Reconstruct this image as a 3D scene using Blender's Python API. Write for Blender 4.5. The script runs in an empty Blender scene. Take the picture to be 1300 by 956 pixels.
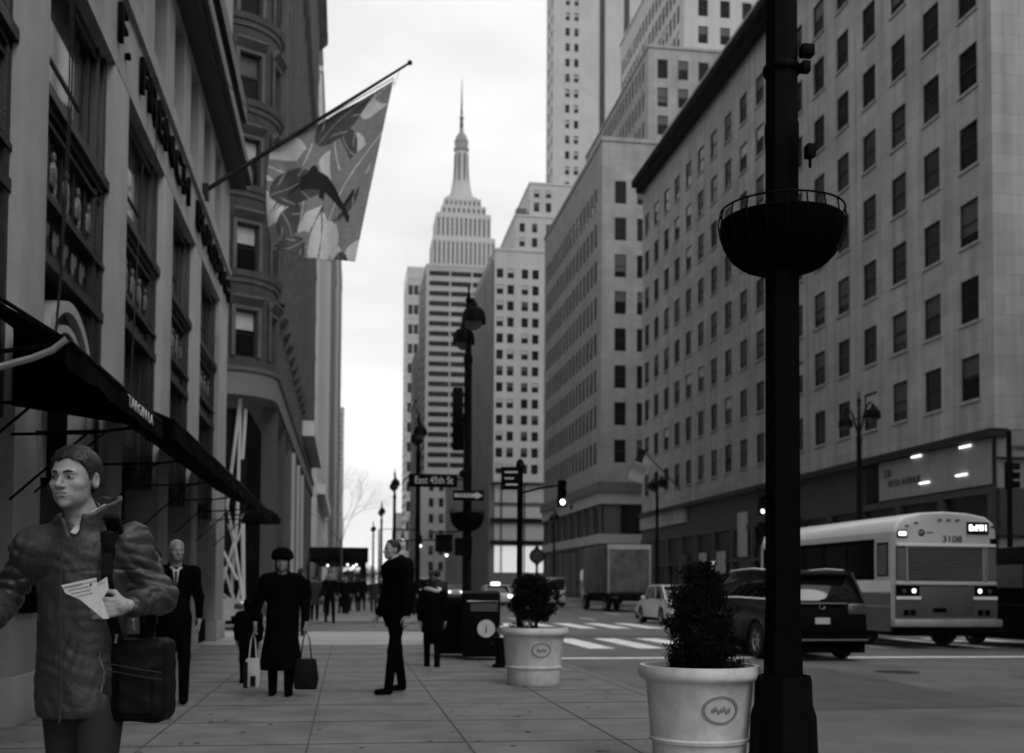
import bpy, bmesh, math, random
import numpy as np
from mathutils import Vector, Matrix, Euler
PI = math.pi
R = math.radians
rnd = random.Random(7)
SC = bpy.context.scene
COL = SC.collection

# ------------------------------------------------------------------ materials
MATS = {}
def mat(name, v, rough=0.7, metal=0.0, var=0.25, scale=3.0, bump=0.0, bscale=None, spec=0.5, streak=0.0,
        brick=None, emit=None, coat=0.0, trans=0.0):
    """Neutral (the photograph is black and white) procedural material of base value v."""
    if name in MATS: return MATS[name]
    m = bpy.data.materials.new(name); m.use_nodes = True
    nt = m.node_tree; N = nt.nodes; L = nt.links
    b = N['Principled BSDF']
    b.inputs['Roughness'].default_value = rough
    b.inputs['Metallic'].default_value = metal
    b.inputs['Specular IOR Level'].default_value = spec
    b.inputs['Coat Weight'].default_value = coat
    b.inputs['Coat Roughness'].default_value = 0.06
    if trans: b.inputs['Transmission Weight'].default_value = trans
    b.inputs['Base Color'].default_value = (v, v, v, 1)
    if emit:
        b.inputs['Emission Color'].default_value = (1, 1, 1, 1)
        b.inputs['Emission Strength'].default_value = emit
    if var > 0:
        tc = N.new('ShaderNodeTexCoord')
        n1 = N.new('ShaderNodeTexNoise'); n1.inputs['Scale'].default_value = scale; n1.inputs['Detail'].default_value = 6
        n1.inputs['Roughness'].default_value = 0.65
        L.new(tc.outputs['Object'], n1.inputs['Vector'])
        r = N.new('ShaderNodeMapRange'); r.inputs['From Min'].default_value = 0.3; r.inputs['From Max'].default_value = 0.7
        r.inputs['To Min'].default_value = v * (1 - var); r.inputs['To Max'].default_value = v * (1 + var)
        L.new(n1.outputs['Fac'], r.inputs['Value'])
        last = r.outputs['Result']
        if streak > 0:
            mp = N.new('ShaderNodeMapping'); mp.inputs['Scale'].default_value = (1.2, 1.2, 0.05)
            L.new(tc.outputs['Object'], mp.inputs['Vector'])
            n2 = N.new('ShaderNodeTexNoise'); n2.inputs['Scale'].default_value = 1.6; n2.inputs['Detail'].default_value = 5
            L.new(mp.outputs['Vector'], n2.inputs['Vector'])
            r2 = N.new('ShaderNodeMapRange'); r2.inputs['From Min'].default_value = 0.35; r2.inputs['From Max'].default_value = 0.75
            r2.inputs['To Min'].default_value = 1.0; r2.inputs['To Max'].default_value = 1.0 - streak
            L.new(n2.outputs['Fac'], r2.inputs['Value'])
            mu = N.new('ShaderNodeMath'); mu.operation = 'MULTIPLY'
            L.new(last, mu.inputs[0]); L.new(r2.outputs['Result'], mu.inputs[1]); last = mu.outputs[0]
        if brick:
            bw, bh, mortar, dark = brick
            sep = N.new('ShaderNodeSeparateXYZ'); L.new(tc.outputs['Object'], sep.inputs[0])
            ad = N.new('ShaderNodeMath'); ad.operation = 'ADD'
            L.new(sep.outputs['X'], ad.inputs[0]); L.new(sep.outputs['Y'], ad.inputs[1])
            cb = N.new('ShaderNodeCombineXYZ'); L.new(ad.outputs[0], cb.inputs['X']); L.new(sep.outputs['Z'], cb.inputs['Y'])
            bt = N.new('ShaderNodeTexBrick'); bt.inputs['Scale'].default_value = 1.0
            bt.inputs['Brick Width'].default_value = bw; bt.inputs['Row Height'].default_value = bh
            bt.inputs['Mortar Size'].default_value = mortar; bt.inputs['Mortar Smooth'].default_value = 0.3
            bt.inputs['Color1'].default_value = (1, 1, 1, 1); bt.inputs['Color2'].default_value = (0.86, 0.86, 0.86, 1)
            bt.inputs['Mortar'].default_value = (dark, dark, dark, 1)
            L.new(cb.outputs[0], bt.inputs['Vector'])
            bwn = N.new('ShaderNodeRGBToBW'); L.new(bt.outputs['Color'], bwn.inputs[0])
            mu = N.new('ShaderNodeMath'); mu.operation = 'MULTIPLY'
            L.new(last, mu.inputs[0]); L.new(bwn.outputs[0], mu.inputs[1]); last = mu.outputs[0]
        cc = N.new('ShaderNodeCombineColor')
        for k in range(3): L.new(last, cc.inputs[k])
        L.new(cc.outputs[0], b.inputs['Base Color'])
        if bump > 0:
            n3 = N.new('ShaderNodeTexNoise'); n3.inputs['Scale'].default_value = bscale or scale * 8; n3.inputs['Detail'].default_value = 5
            L.new(tc.outputs['Object'], n3.inputs['Vector'])
            bp = N.new('ShaderNodeBump'); bp.inputs['Strength'].default_value = bump; bp.inputs['Distance'].default_value = 0.02
            L.new(n3.outputs['Fac'], bp.inputs['Height']); L.new(bp.outputs[0], b.inputs['Normal'])
    MATS[name] = m
    return m

M_lime = mat('limestone', 0.42, 0.85, var=0.16, scale=0.35, bump=0.15, bscale=6, streak=0.38, brick=(1.5, 0.85, 0.02, 0.72))
M_lime2 = mat('limestone_grey', 0.33, 0.85, var=0.15, scale=0.3, bump=0.1, bscale=5, streak=0.22, brick=(1.4, 0.8, 0.014, 0.75))
M_lime3 = mat('limestone_light', 0.46, 0.85, var=0.1, scale=0.2, streak=0.12)
M_esb = mat('limestone_tower', 0.42, 0.8, var=0.06, scale=0.05, streak=0.06)
M_darkbrick = mat('dark_brick', 0.13, 0.9, var=0.2, scale=0.5, streak=0.2)
M_brown = mat('brownstone', 0.06, 0.85, var=0.35, scale=0.9, bump=0.3, bscale=9, streak=0.3, brick=(0.9, 0.38, 0.02, 0.55))
M_brown_trim = mat('brownstone_trim', 0.10, 0.8, var=0.3, scale=1.5, bump=0.3, bscale=14, streak=0.3)
M_col = mat('column_stone', 0.34, 0.8, var=0.14, scale=1.4, bump=0.25, bscale=30, streak=0.2)
M_bronze = mat('dark_bronze', 0.010, 0.42, metal=0.0, var=0.4, scale=6, bump=0.4, bscale=40, spec=0.3)
M_relief = mat('bronze_relief', 0.14, 0.3, var=0.5, scale=9, bump=0.5, bscale=30, spec=0.8)
M_archrim = mat('polished_rim', 0.5, 0.3, metal=0.35, var=0.15, scale=5)
M_glass = mat('window_glass', 0.005, 0.1, var=0.3, scale=1.0, spec=0.12)
M_glassr = mat('window_glass_reflective', 0.42, 0.04, metal=0.92, var=0.1, scale=0.7)
M_blind = mat('window_blind', 0.05, 0.6, var=0.2, scale=4)
M_blind_sky = mat('pale_blind_and_sky_reflection', 0.42, 0.6, var=0.2, scale=4)  # pale blinds; on the brownstone also stands for sky reflections
M_frame = mat('window_frame', 0.016, 0.6, var=0.2, scale=6, spec=.2)
M_black = mat('black_paint', 0.0025, 0.55, var=0.4, scale=12, bump=0.1, bscale=60, spec=0.04)
M_blackm = mat('black_matte', 0.002, 0.85, var=0.3, scale=10, spec=0.02)
M_fabric = mat('awning_fabric', 0.004, 0.9, var=0.25, scale=8, bump=0.2, bscale=120, spec=0.03)
M_asph = mat('asphalt', 0.12, 0.8, var=0.38, scale=0.5, bump=0.5, bscale=60, spec=0.4)
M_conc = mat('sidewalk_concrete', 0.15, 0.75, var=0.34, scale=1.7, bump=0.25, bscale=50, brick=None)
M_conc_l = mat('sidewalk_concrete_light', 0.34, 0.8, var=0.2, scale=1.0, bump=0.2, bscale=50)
M_kerb = mat('granite_kerb', 0.16, 0.8, var=0.3, scale=8, bump=0.3)
M_paint = mat('road_paint', 0.78, 0.7, var=0.28, scale=5, bump=0.2)
M_white = mat('white_trim', 0.62, 0.6, var=0.08, scale=1)
M_band = mat('pale_band', 0.42, 0.7, var=0.1, scale=1, streak=0.1)
M_leaf = mat('evergreen_leaf', 0.009, 0.9, var=0.5, scale=25, spec=0.02)
M_bark = mat('bark', 0.05, 0.9, var=0.3, scale=20, bump=0.5)
M_soil = mat('soil', 0.02, 0.95, var=0.4, scale=30, bump=0.5)
M_planter = mat('glazed_planter', 0.68, 0.5, var=0.2, scale=6, bump=0.12, bscale=25, streak=.35)
M_tyre = mat('tyre_rubber', 0.012, 0.8, var=0.2, scale=10, spec=0.3)
M_rim = mat('wheel_metal', 0.35, 0.3, metal=0.8, var=0.1)
M_chrome = mat('chrome', 0.6, 0.15, metal=1.0, var=0.05)
M_carblk = mat('black_car_paint', 0.002, 0.3, var=0.1, scale=2, coat=0.05, spec=0.05)
M_carwht = mat('white_car_paint', 0.55, 0.3, var=0.05, scale=2, coat=0.7)
M_cargry = mat('grey_car_paint', 0.16, 0.3, var=0.05, scale=2, coat=0.7)
M_carglass = mat('car_glass', 0.006, 0.05, var=0.0, spec=0.5)
M_redlens = mat('lamp_lens', 0.05, 0.15, var=0.1, scale=20, coat=0.3)
M_lit = mat('lit_lamp', 0.8, 0.5, var=0, emit=3.2)
M_litsoft = mat('lit_panel', 0.5, 0.5, var=0, emit=0.38)
M_lampglow = mat('lamp_and_reflection_glow', 0.8, 0.5, var=0, emit=1.6)
M_skin = mat('skin', 0.32, 0.5, var=0.2, scale=30, bump=0.25, bscale=200, spec=0.45)
M_skin_d = mat('skin_darker', 0.2, 0.5, var=0.12, scale=22)
M_lip = mat('lips', 0.2, 0.5, var=0.1, scale=40)
M_eye = mat('eye', 0.25, 0.15, var=0, coat=0.5)
M_hair = mat('dark_hair', 0.012, 0.5, var=0.6, scale=90, bump=0.35, bscale=160, spec=0.3)
M_hair_g = mat('grey_hair', 0.32, 0.6, var=0.3, scale=60, bump=0.6, bscale=90)
M_jacket = mat('rain_jacket', 0.036, 0.45, var=0.3, scale=9, bump=0.3, bscale=30, spec=0.45)
M_cloth = mat('black_wool', 0.0025, 0.9, var=0.3, scale=10, spec=0.02)
M_cloth2 = mat('charcoal_cloth', 0.022, 0.85, var=0.3, scale=10, spec=0.2)
M_denim = mat('denim', 0.012, 0.85, var=0.25, scale=14)
M_shirt = mat('pale_shirt', 0.5, 0.8, var=0.1, scale=20)
M_paper = mat('printed_paper', 0.62, 0.7, var=0.12, scale=30)
M_paperink = mat('paper_ink', 0.3, 0.7, var=0.3, scale=60)
M_bag = mat('nylon_bag', 0.004, 0.6, var=0.3, scale=14, bump=0.2, bscale=60, spec=0.12)
M_letter = mat('dark_letter', 0.004, 0.85, var=0.2, scale=5, spec=.03)
M_signwhite = mat('sign_white', 0.5, 0.6, var=0.1, scale=4)
M_bus = mat('bus_body', 0.42, 0.42, var=0.08, scale=1.2, coat=0.3)
M_bus_roof = mat('bus_roof', 0.7, 0.4, var=0.06, scale=1.2, coat=0.4)
M_bus_dark = mat('bus_band', 0.09, 0.45, var=0.12, scale=1.2, coat=0.3)
M_flag_a = mat('flag_cloth_dark', 0.07, 0.85, var=0.2, scale=9)
M_flag_b = mat('flag_cloth_mid', 0.26, 0.85, var=0.2, scale=9)
M_flag_c = mat('flag_cloth_light', 0.68, 0.85, var=0.12, scale=9)
M_flag_d = mat('flag_cloth_black', 0.006, 0.85, var=0.2, scale=9)
M_hedge = mat('distant_foliage', 0.04, 0.9, var=0.4, scale=2)
M_truckbox = mat('truck_mural', 0.085, 0.5, var=0.75, scale=1.3)

# ------------------------------------------------------------------ mesh building
class MB:
    def __init__(s): s.v = []; s.f = []; s.m = []
    def add(s, vs, fs, m=0):
        k = len(s.v); s.v += [tuple(p) for p in vs]
        s.f += [tuple(i + k for i in f) for f in fs]
        s.m += [m] * len(fs) if not isinstance(m, (list, np.ndarray)) else [int(x) for x in m]
        return s
    def quad(s, a, b, c, d, m=0): return s.add([a, b, c, d], [(0, 1, 2, 3)], m)
    def box(s, x0, x1, y0, y1, z0, z1, m=0):
        if x0 > x1: x0, x1 = x1, x0
        if y0 > y1: y0, y1 = y1, y0
        if z0 > z1: z0, z1 = z1, z0
        return s.add([(x0,y0,z0),(x1,y0,z0),(x1,y1,z0),(x0,y1,z0),(x0,y0,z1),(x1,y0,z1),(x1,y1,z1),(x0,y1,z1)],
              [(0,3,2,1),(4,5,6,7),(0,1,5,4),(1,2,6,5),(2,3,7,6),(3,0,4,7)], m)
    def obox(s, c, sz, rz=0, m=0, rot=None):
        Mx = rot.to_matrix() if rot else Matrix.Rotation(rz, 3, 'Z')
        k = MB().box(-sz[0]/2, sz[0]/2, -sz[1]/2, sz[1]/2, -sz[2]/2, sz[2]/2)
        return s.add([Mx @ Vector(p) + Vector(c) for p in k.v], k.f, m)
    def tube(s, pts, r, n=8, m=0):
        pts = [Vector(p) for p in pts]; rr = r if isinstance(r, (list, tuple)) else [r] * len(pts)
        vs = []; fs = []; prev = None
        for i, p in enumerate(pts):
            d = (pts[min(i+1, len(pts)-1)] - pts[max(i-1, 0)]).normalized()
            if prev is None: a = d.orthogonal().normalized()
            else:
                a = prev - d * prev.dot(d)
                a = a.normalized() if a.length > 1e-6 else d.orthogonal().normalized()
            prev = a; b = d.cross(a)
            for k in range(n):
                t = 2*PI*k/n; vs.append(p + (a*math.cos(t) + b*math.sin(t)) * rr[i])
        for i in range(len(pts)-1):
            for k in range(n):
                k2 = (k+1) % n; fs.append((i*n+k, i*n+k2, (i+1)*n+k2, (i+1)*n+k))
        fs.append(tuple(range(n))[::-1]); fs.append(tuple((len(pts)-1)*n + k for k in range(n)))
        return s.add(vs, fs, m)
    def lathe(s, prof, n=24, c=(0,0,0), m=0, axis='z', flat=None):
        vs = []; fs = []
        for (r, z) in prof:
            for k in range(n):
                t = 2*PI*(k+0.5)/n; x, y = r*math.cos(t), r*math.sin(t)
                p = (x, y, z) if axis == 'z' else ((z, x, y) if axis == 'x' else (x, z, y))
                vs.append((p[0]+c[0], p[1]+c[1], p[2]+c[2]))
        for i in range(len(prof)-1):
            for k in range(n):
                k2 = (k+1) % n; q = (i*n+k, i*n+k2, (i+1)*n+k2, (i+1)*n+k)
                fs.append(q if axis != 'y' else q[::-1])
        return s.add(vs, fs, m)
    def sphere(s, c, r, n=12, m=0):
        if not isinstance(r, (list, tuple)): r = (r, r, r)
        h = n//2 + 1
        prof = [(math.sin(PI*i/h), -math.cos(PI*i/h)) for i in range(h+1)]
        prof[0] = (1e-4, -1); prof[-1] = (1e-4, 1)
        k = MB().lathe(prof, n)
        return s.add([(p[0]*r[0]+c[0], p[1]*r[1]+c[1], p[2]*r[2]+c[2]) for p in k.v], k.f, m)
    def prism(s, poly, a0, a1, axis='x', m=0, taper=None):
        """poly: 2-D outline; axis x: (y,z) outline spread from x=a0 to x=a1; y: (x,z); z: (x,y)"""
        n = len(poly)
        def P(p, t): return (t, p[0], p[1]) if axis == 'x' else ((p[0], t, p[1]) if axis == 'y' else (p[0], p[1], t))
        vs = [P(p, a0) for p in poly] + [P(p, a1) for p in poly]
        fs = [tuple(range(n))[::-1], tuple(range(n, 2*n))] + [(i, (i+1) % n, (i+1) % n + n, i+n) for i in range(n)]
        return s.add(vs, fs, m)
    def build(s, name, mats, parent=None, loc=(0,0,0), rot=(0,0,0), smooth=False, bevel=0, ang=40, world=False, sub=0, seg=2):
        me = bpy.data.meshes.new(name); me.from_pydata(s.v, [], s.f); me.validate(); 
        if not isinstance(mats, (list, tuple)): mats = [mats]
        for m in mats: me.materials.append(m)
        if len(me.polygons) == len(s.m): me.polygons.foreach_set('material_index', s.m)
        bm = bmesh.new(); bm.from_mesh(me); bmesh.ops.recalc_face_normals(bm, faces=bm.faces)
        if bevel:
            bmesh.ops.remove_doubles(bm, verts=bm.verts, dist=1e-5)
            es = [e for e in bm.edges if len(e.link_faces) == 2 and e.calc_face_angle(0) > R(30)]
            bmesh.ops.bevel(bm, geom=es, offset=bevel, segments=seg, profile=0.5, affect='EDGES', clamp_overlap=True)
        bm.to_mesh(me); bm.free()
        if smooth or bevel:
            me.shade_smooth()
            if ang < 180: me.set_sharp_from_angle(angle=R(ang))
        me.update()
        o = bpy.data.objects.new(name, me); COL.objects.link(o)
        o.location = loc; o.rotation_euler = rot
        if parent is not None:
            o.parent = parent
            if world: o.location = Vector(loc) - parent_world(parent)
        if sub:
            md = o.modifiers.new('s', 'SUBSURF'); md.levels = sub; md.render_levels = sub
        return o
def parent_world(p):
    v = Vector((0,0,0))
    while p is not None: v = v + p.location; p = p.parent
    return v
def thing(name, label, cat, loc=(0,0,0), rz=0, group=None):
    o = bpy.data.objects.new(name, None); COL.objects.link(o); o.empty_display_size = 0.3
    o.location = loc; o.rotation_euler = (0, 0, rz); o['label'] = label; o['category'] = cat
    if group: o['group'] = group
    return o
def tag(o, label, cat, group=None, kind=None):
    if label: o['label'] = label
    if cat: o['category'] = cat
    if group: o['group'] = group
    if kind: o['kind'] = kind
    return o
def structure(name, mb, m, **k):
    o = mb.build(name, m, **k); o['kind'] = 'structure'; return o
def copy_tree(o, parent=None):
    c = o.copy(); COL.objects.link(c); c.parent = parent
    for ch in list(o.children): copy_tree(ch, c)
    return c
def text_mesh(name, body, size, extrude, m, parent=None, loc=(0,0,0), rot=(0,0,0), align='CENTER', world=False, spacing=1.0, sx=1.0):
    cu = bpy.data.curves.new(name, 'FONT'); cu.body = body; cu.size = size; cu.extrude = extrude
    cu.align_x = align; cu.align_y = 'CENTER'; cu.space_character = spacing; cu.resolution_u = 3
    t = bpy.data.objects.new('tmp', cu); COL.objects.link(t)
    dg = bpy.context.evaluated_depsgraph_get(); me = bpy.data.meshes.new_from_object(t.evaluated_get(dg))
    bpy.data.objects.remove(t); bpy.data.curves.remove(cu)
    me.name = name; me.materials.clear(); me.materials.append(m)
    if sx != 1.0:
        for v in me.vertices: v.co.x *= sx
    o = bpy.data.objects.new(name, me); COL.objects.link(o); o.location = loc; o.rotation_euler = rot
    if parent is not None:
        o.parent = parent
        if world: o.location = Vector(loc) - parent_world(parent)
    return o
R_E = (PI/2, 0, PI/2)     # text on a face looking towards +X (left-hand buildings)
R_W = (PI/2, 0, -PI/2)    # text on a face looking towards -X (right-hand buildings)
R_N = (PI/2, 0, 0)        # text on a face looking towards the camera (-Y)

# ------------------------------------------------------------------ camera, sky, light
F_PX, PXX, PYY, H = 1400.0, 650.0, 692.0, 1.3
cam = bpy.data.cameras.new('camera'); co = bpy.data.objects.new('camera', cam); COL.objects.link(co); SC.camera = co
cam.sensor_width = 36; cam.lens = 36 * F_PX / 1300; cam.shift_y = (PYY - 478) / 1300
cam.clip_start = 0.05; cam.clip_end = 6000
co.matrix_world = Matrix.Translation((0, 0, H)) @ Matrix.Rotation(-R(8.53), 4, 'Z') @ Matrix.Rotation(PI/2 + R(2.15), 4, 'X') @ Matrix.Rotation(0.0065, 4, 'Z')
cam.dof.use_dof = True; cam.dof.focus_distance = 5.2; cam.dof.aperture_fstop = 2.7

w = bpy.data.worlds.new("World"); SC.world = w; w.use_nodes = True
nt = w.node_tree; N = nt.nodes; L = nt.links
SUN_EL, SUN_AZ = R(48), R(150)     # azimuth clockwise from +Y
bg = N['Background']; bg.inputs['Strength'].default_value = 0.1
sk = N.new('ShaderNodeTexSky'); sk.sky_type = 'NISHITA'; sk.sun_disc = False; sk.sun_elevation = SUN_EL; sk.sun_rotation = SUN_AZ
sk.air_density = 1.0; sk.dust_density = 4.0
bwn = N.new('ShaderNodeRGBToBW'); L.new(sk.outputs[0], bwn.inputs[0])
tc = N.new('ShaderNodeTexCoord')
mp = N.new('ShaderNodeMapping'); mp.inputs['Scale'].default_value = (1, 1, 3.2); L.new(tc.outputs['Generated'], mp.inputs[0])
nz = N.new('ShaderNodeTexNoise'); nz.inputs['Scale'].default_value = 3.0; nz.inputs['Detail'].default_value = 7; nz.inputs['Roughness'].default_value = 0.5
L.new(mp.outputs[0], nz.inputs['Vector'])
mr = N.new('ShaderNodeMapRange'); mr.inputs['From Min'].default_value = 0.3; mr.inputs['From Max'].default_value = 0.7
mr.inputs['To Min'].default_value = 6.7; mr.inputs['To Max'].default_value = 9.9; L.new(nz.outputs['Fac'], mr.inputs['Value'])
mx = N.new('ShaderNodeMix'); mx.data_type = 'FLOAT'; mx.inputs['Factor'].default_value = 0.92
L.new(bwn.outputs[0], mx.inputs[2]); L.new(mr.outputs[0], mx.inputs[3])
cc = N.new('ShaderNodeCombineColor')
for k in range(3): L.new(mx.outputs[0], cc.inputs[k])
L.new(cc.outputs[0], bg.inputs['Color'])
sl = bpy.data.lights.new('sun', 'SUN'); sl.energy = 0.6; sl.angle = R(25); sl.color = (1, 1, 1)
so = bpy.data.objects.new('sun', sl); COL.objects.link(so)
d = Vector((math.sin(SUN_AZ)*math.cos(SUN_EL), math.cos(SUN_AZ)*math.cos(SUN_EL), math.sin(SUN_EL)))
so.rotation_euler = d.to_track_quat('Z', 'Y').to_euler(); so.location = (5, 0, 60)
SC.view_settings.view_transform = 'Standard'; SC.view_settings.look = 'None'; SC.view_settings.gamma = 1.0
SC.view_settings.exposure = 0.45; SC.view_settings.use_curve_mapping = False
SC.render.engine = 'CYCLES'
cy = SC.cycles; cy.use_denoising = True; cy.max_bounces = 6; cy.diffuse_bounces = 3; cy.glossy_bounces = 3
cy.transmission_bounces = 4; cy.volume_bounces = 0; cy.caustics_reflective = False; cy.caustics_refractive = False
cy.sample_clamp_indirect = 4.0; cy.use_adaptive_sampling = True; cy.adaptive_threshold = 0.02
SC.render.film_transparent = False

# ------------------------------------------------------------------ ground, roads, pavements
structure('ground', MB().quad((-3000,-3000,-.14),(3000,-3000,-.14),(3000,3000,-.14),(-3000,3000,-.14)), M_asph)
structure('avenue_road', MB().quad((3.7,-60,-.1),(20.4,-60,-.1),(20.4,1600,-.1),(3.7,1600,-.1)), M_asph)
CROSS = [(31.5,40.5),(99,111),(180,190),(248,266),(330,340),(410,420),(490,500),(570,580),(650,660),(730,740),(810,820),(890,900)]
ys = -60.0
side = MB(); kerb = MB(); walk_l = MB(); walk_r = MB()
for a, b in CROSS + [(1590, 1600)]:
    if b < 1600:
        side.quad((-150,a,-.1),(3.7,a,-.1),(3.7,b,-.1),(-150,b,-.1)); side.quad((20.4,a,-.1),(200,a,-.1),(200,b,-.1),(20.4,b,-.1))
    a2 = 24.5 if a == 31.5 else a
    walk_l.box(-150, 3.55, ys, a2 - (0 if a == 31.5 else .15), -.13, 0); walk_r.box(20.55, 200, ys, a - .15, -.13, 0)
    kerb.box(3.55, 3.7, ys, a, -.135, .004); kerb.box(20.4, 20.55, ys, a, -.135, .004)
    if b < 1600:
        kerb.box(-150, 3.55, a-.15, a, -.135, .004); kerb.box(20.55, 200, a-.15, a, -.135, .004)
        kerb.box(-150, 3.55, b, b+.15, -.135, .004); kerb.box(20.55, 200, b, b+.15, -.135, .004)
    ys = b + .15
structure('side_street_road', side, M_asph)
structure('pavement', walk_l, M_conc)
structure('far_pavement', walk_r, M_conc)
structure('kerb', kerb, M_kerb)
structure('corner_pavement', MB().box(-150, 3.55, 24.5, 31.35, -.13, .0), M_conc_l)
jt = MB()                                   # scored joints between the pavement flags
for k in range(-2, 17): jt.box(-3, 3.55, k*1.5+.2, k*1.5+.222, .0005, .003)
for k in range(5): jt.box(-1.6+k*1.3, -1.585+k*1.3, -6, 24.5, .003, .0045)
for k in range(3): jt.box(-3, 3.55, 26.2+k*1.7, 26.222+k*1.7, .0005, .003)
structure('pavement_joint', jt, mat('joint_dirt', 0.06, 0.9))
gm = MB(); rg = random.Random(3)
for k in range(260):
    x, y, r = rg.uniform(-2.8, 3.4), rg.uniform(6, 24), rg.uniform(.012, .035); gm.lathe([(1e-4, .0052), (r, .005)], 7, (x, y, 0))
structure('pavement_stain', gm, mat('gum_dark', 0.05, 0.9))
rp = MB(); rp.quad((5.2,12,-.0975),(8.1,12.2,-.0975),(8.3,18.4,-.0975),(5.3,18.1,-.0975)).quad((10.5,15,-.0975),(15.5,15.1,-.0975),(15.4,16.6,-.0975),(10.6,16.4,-.0975)).quad((4.4,29.8,-.0975),(11.4,30,-.0975),(11.3,31.4,-.0975),(4.5,31.2,-.0975))
structure('road_patch', rp, mat('asphalt_patch', 0.065, 0.8, var=.3, scale=1.5, bump=.5, bscale=60))
cw = MB()
for k in range(14): cw.box(4.3+k*1.18, 4.9+k*1.18, 24.6, 29.4, -.101, -.096)
for k in range(14): cw.box(4.3+k*1.18, 4.9+k*1.18, 36.6, 41.6, -.101, -.096)
structure('crosswalk_marking', cw, M_paint)
structure('stop_line_marking', MB().box(3.9, 20.2, 21.1, 21.45, -.101, -.096), M_paint)
lm = MB()
for X in (7.2, 10.5, 13.8, 17.1):
    y = 46
    while y < 300: lm.box(X-.07, X+.07, y, y+3, -.101, -.096); y += 9
structure('lane_marking', lm, M_paint)
for (x, y, r) in ((9.2, 17.5, .38), (6.2, 33.5, .36), (12.2, 33, .38)):
    mh = MB().lathe([(1e-4, -.094), (r*.93, -.094), (r, -.0995)], 24, (x, y, 0)); structure('manhole_cover', mh, M_frame)

# ------------------------------------------------------------------ facades
def wall_map(o, u, n):
    o = Vector((o[0], o[1], 0)); u = Vector((u[0], u[1], 0)); n = Vector((n[0], n[1], 0))
    return lambda s, z, d=0.0: tuple(o + u*s + n*d + Vector((0, 0, z)))
def facade(mb, P, W, z0, z1, cols, rows, depth=0.25, m=0):
    """a wall of width W with real openings (cols x rows) and their reveals"""
    cols = sorted(cols); s = 0.0
    for a, b in cols:
        if a > s + 1e-6: mb.quad(P(s,z0), P(a,z0), P(a,z1), P(s,z1), m)
        z = z0
        for c, d_ in sorted(rows):
            if c > z + 1e-6: mb.quad(P(a,z), P(b,z), P(b,c), P(a,c), m)
            mb.quad(P(a,c), P(a,c,-depth), P(a,d_,-depth), P(a,d_), m); mb.quad(P(b,c), P(b,c,-depth), P(b,d_,-depth), P(b,d_), m)
            mb.quad(P(a,c), P(b,c), P(b,c,-depth), P(a,c,-depth), m); mb.quad(P(a,d_), P(b,d_), P(b,d_,-depth), P(a,d_,-depth), m)
            z = d_
        if z1 > z + 1e-6: mb.quad(P(a,z), P(b,z), P(b,z1), P(a,z1), m)
        s = b
    if W > s + 1e-6: mb.quad(P(s,z0), P(W,z0), P(W,z1), P(s,z1), m)
WIN = {}
def window_mesh(wd, ht, style):
    """frame mesh and pane mesh of a sash window, local: x across, z up from the sill, facing -Y"""
    key = (round(wd, 2), round(ht, 2), style)
    if key in WIN: return WIN[key]
    fr = MB(); t = .055 if wd > .9 else .04
    if style != 'strip':
        fr.box(-wd/2, -wd/2+t, -.04, .04, 0, ht); fr.box(wd/2-t, wd/2, -.04, .04, 0, ht)
        fr.box(-wd/2+t, wd/2-t, -.04, .04, 0, t); fr.box(-wd/2+t, wd/2-t, -.04, .04, ht-t, ht)
        fr.box(-wd/2+t, wd/2-t, -.03, .03, ht*.5-t/2, ht*.5+t/2)
    else:
        n = max(1, int(wd/1.6))
        for k in range(n+1):
            x = -wd/2 + wd*k/n; fr.box(x-.05, x+.05, -.05, .05, 0, ht)
        fr.box(-wd/2, wd/2, -.04, .04, ht-.08, ht); fr.box(-wd/2, wd/2, -.04, .04, 0, .08)
    pn = MB(); v = style.split('_')[-1]
    x0, x1 = -wd/2+t*.6, wd/2-t*.6
    if v == 'half': pn.quad((x0,.02,.02),(x1,.02,.02),(x1,.02,ht*.55),(x0,.02,ht*.55), 0).quad((x0,.015,ht*.55),(x1,.015,ht*.55),(x1,.015,ht-.02),(x0,.015,ht-.02), 1)
    elif v == 'low': pn.quad((x0,.02,.02),(x1,.02,.02),(x1,.02,ht*.25),(x0,.02,ht*.25), 0).quad((x0,.015,ht*.25),(x1,.015,ht*.25),(x1,.015,ht-.02),(x0,.015,ht-.02), 1)
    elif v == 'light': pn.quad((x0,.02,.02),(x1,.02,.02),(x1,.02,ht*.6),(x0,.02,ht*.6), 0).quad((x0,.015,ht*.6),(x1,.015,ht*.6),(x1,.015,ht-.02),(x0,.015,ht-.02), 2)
    else: pn.quad((x0,.02,.02),(x1,.02,.02),(x1,.02,ht-.02),(x0,.02,ht-.02), 0)
    mats = [M_glass, M_blind, M_blind_sky]
    a = fr.build('window', [M_frame]); b = pn.build('pane', mats)
    one = MB(); one.v = list(fr.v); one.f = list(fr.f); one.m = [3]*len(fr.f); one.add(pn.v, pn.f, pn.m)
    c = one.build('window', mats + [M_frame])
    res = (a.data, b.data, c.data, one)
    for o in (a, b, c): bpy.data.objects.remove(o)
    WIN[key] = res
    return res
CAMP = Vector((0, 0, 1.3))
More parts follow.
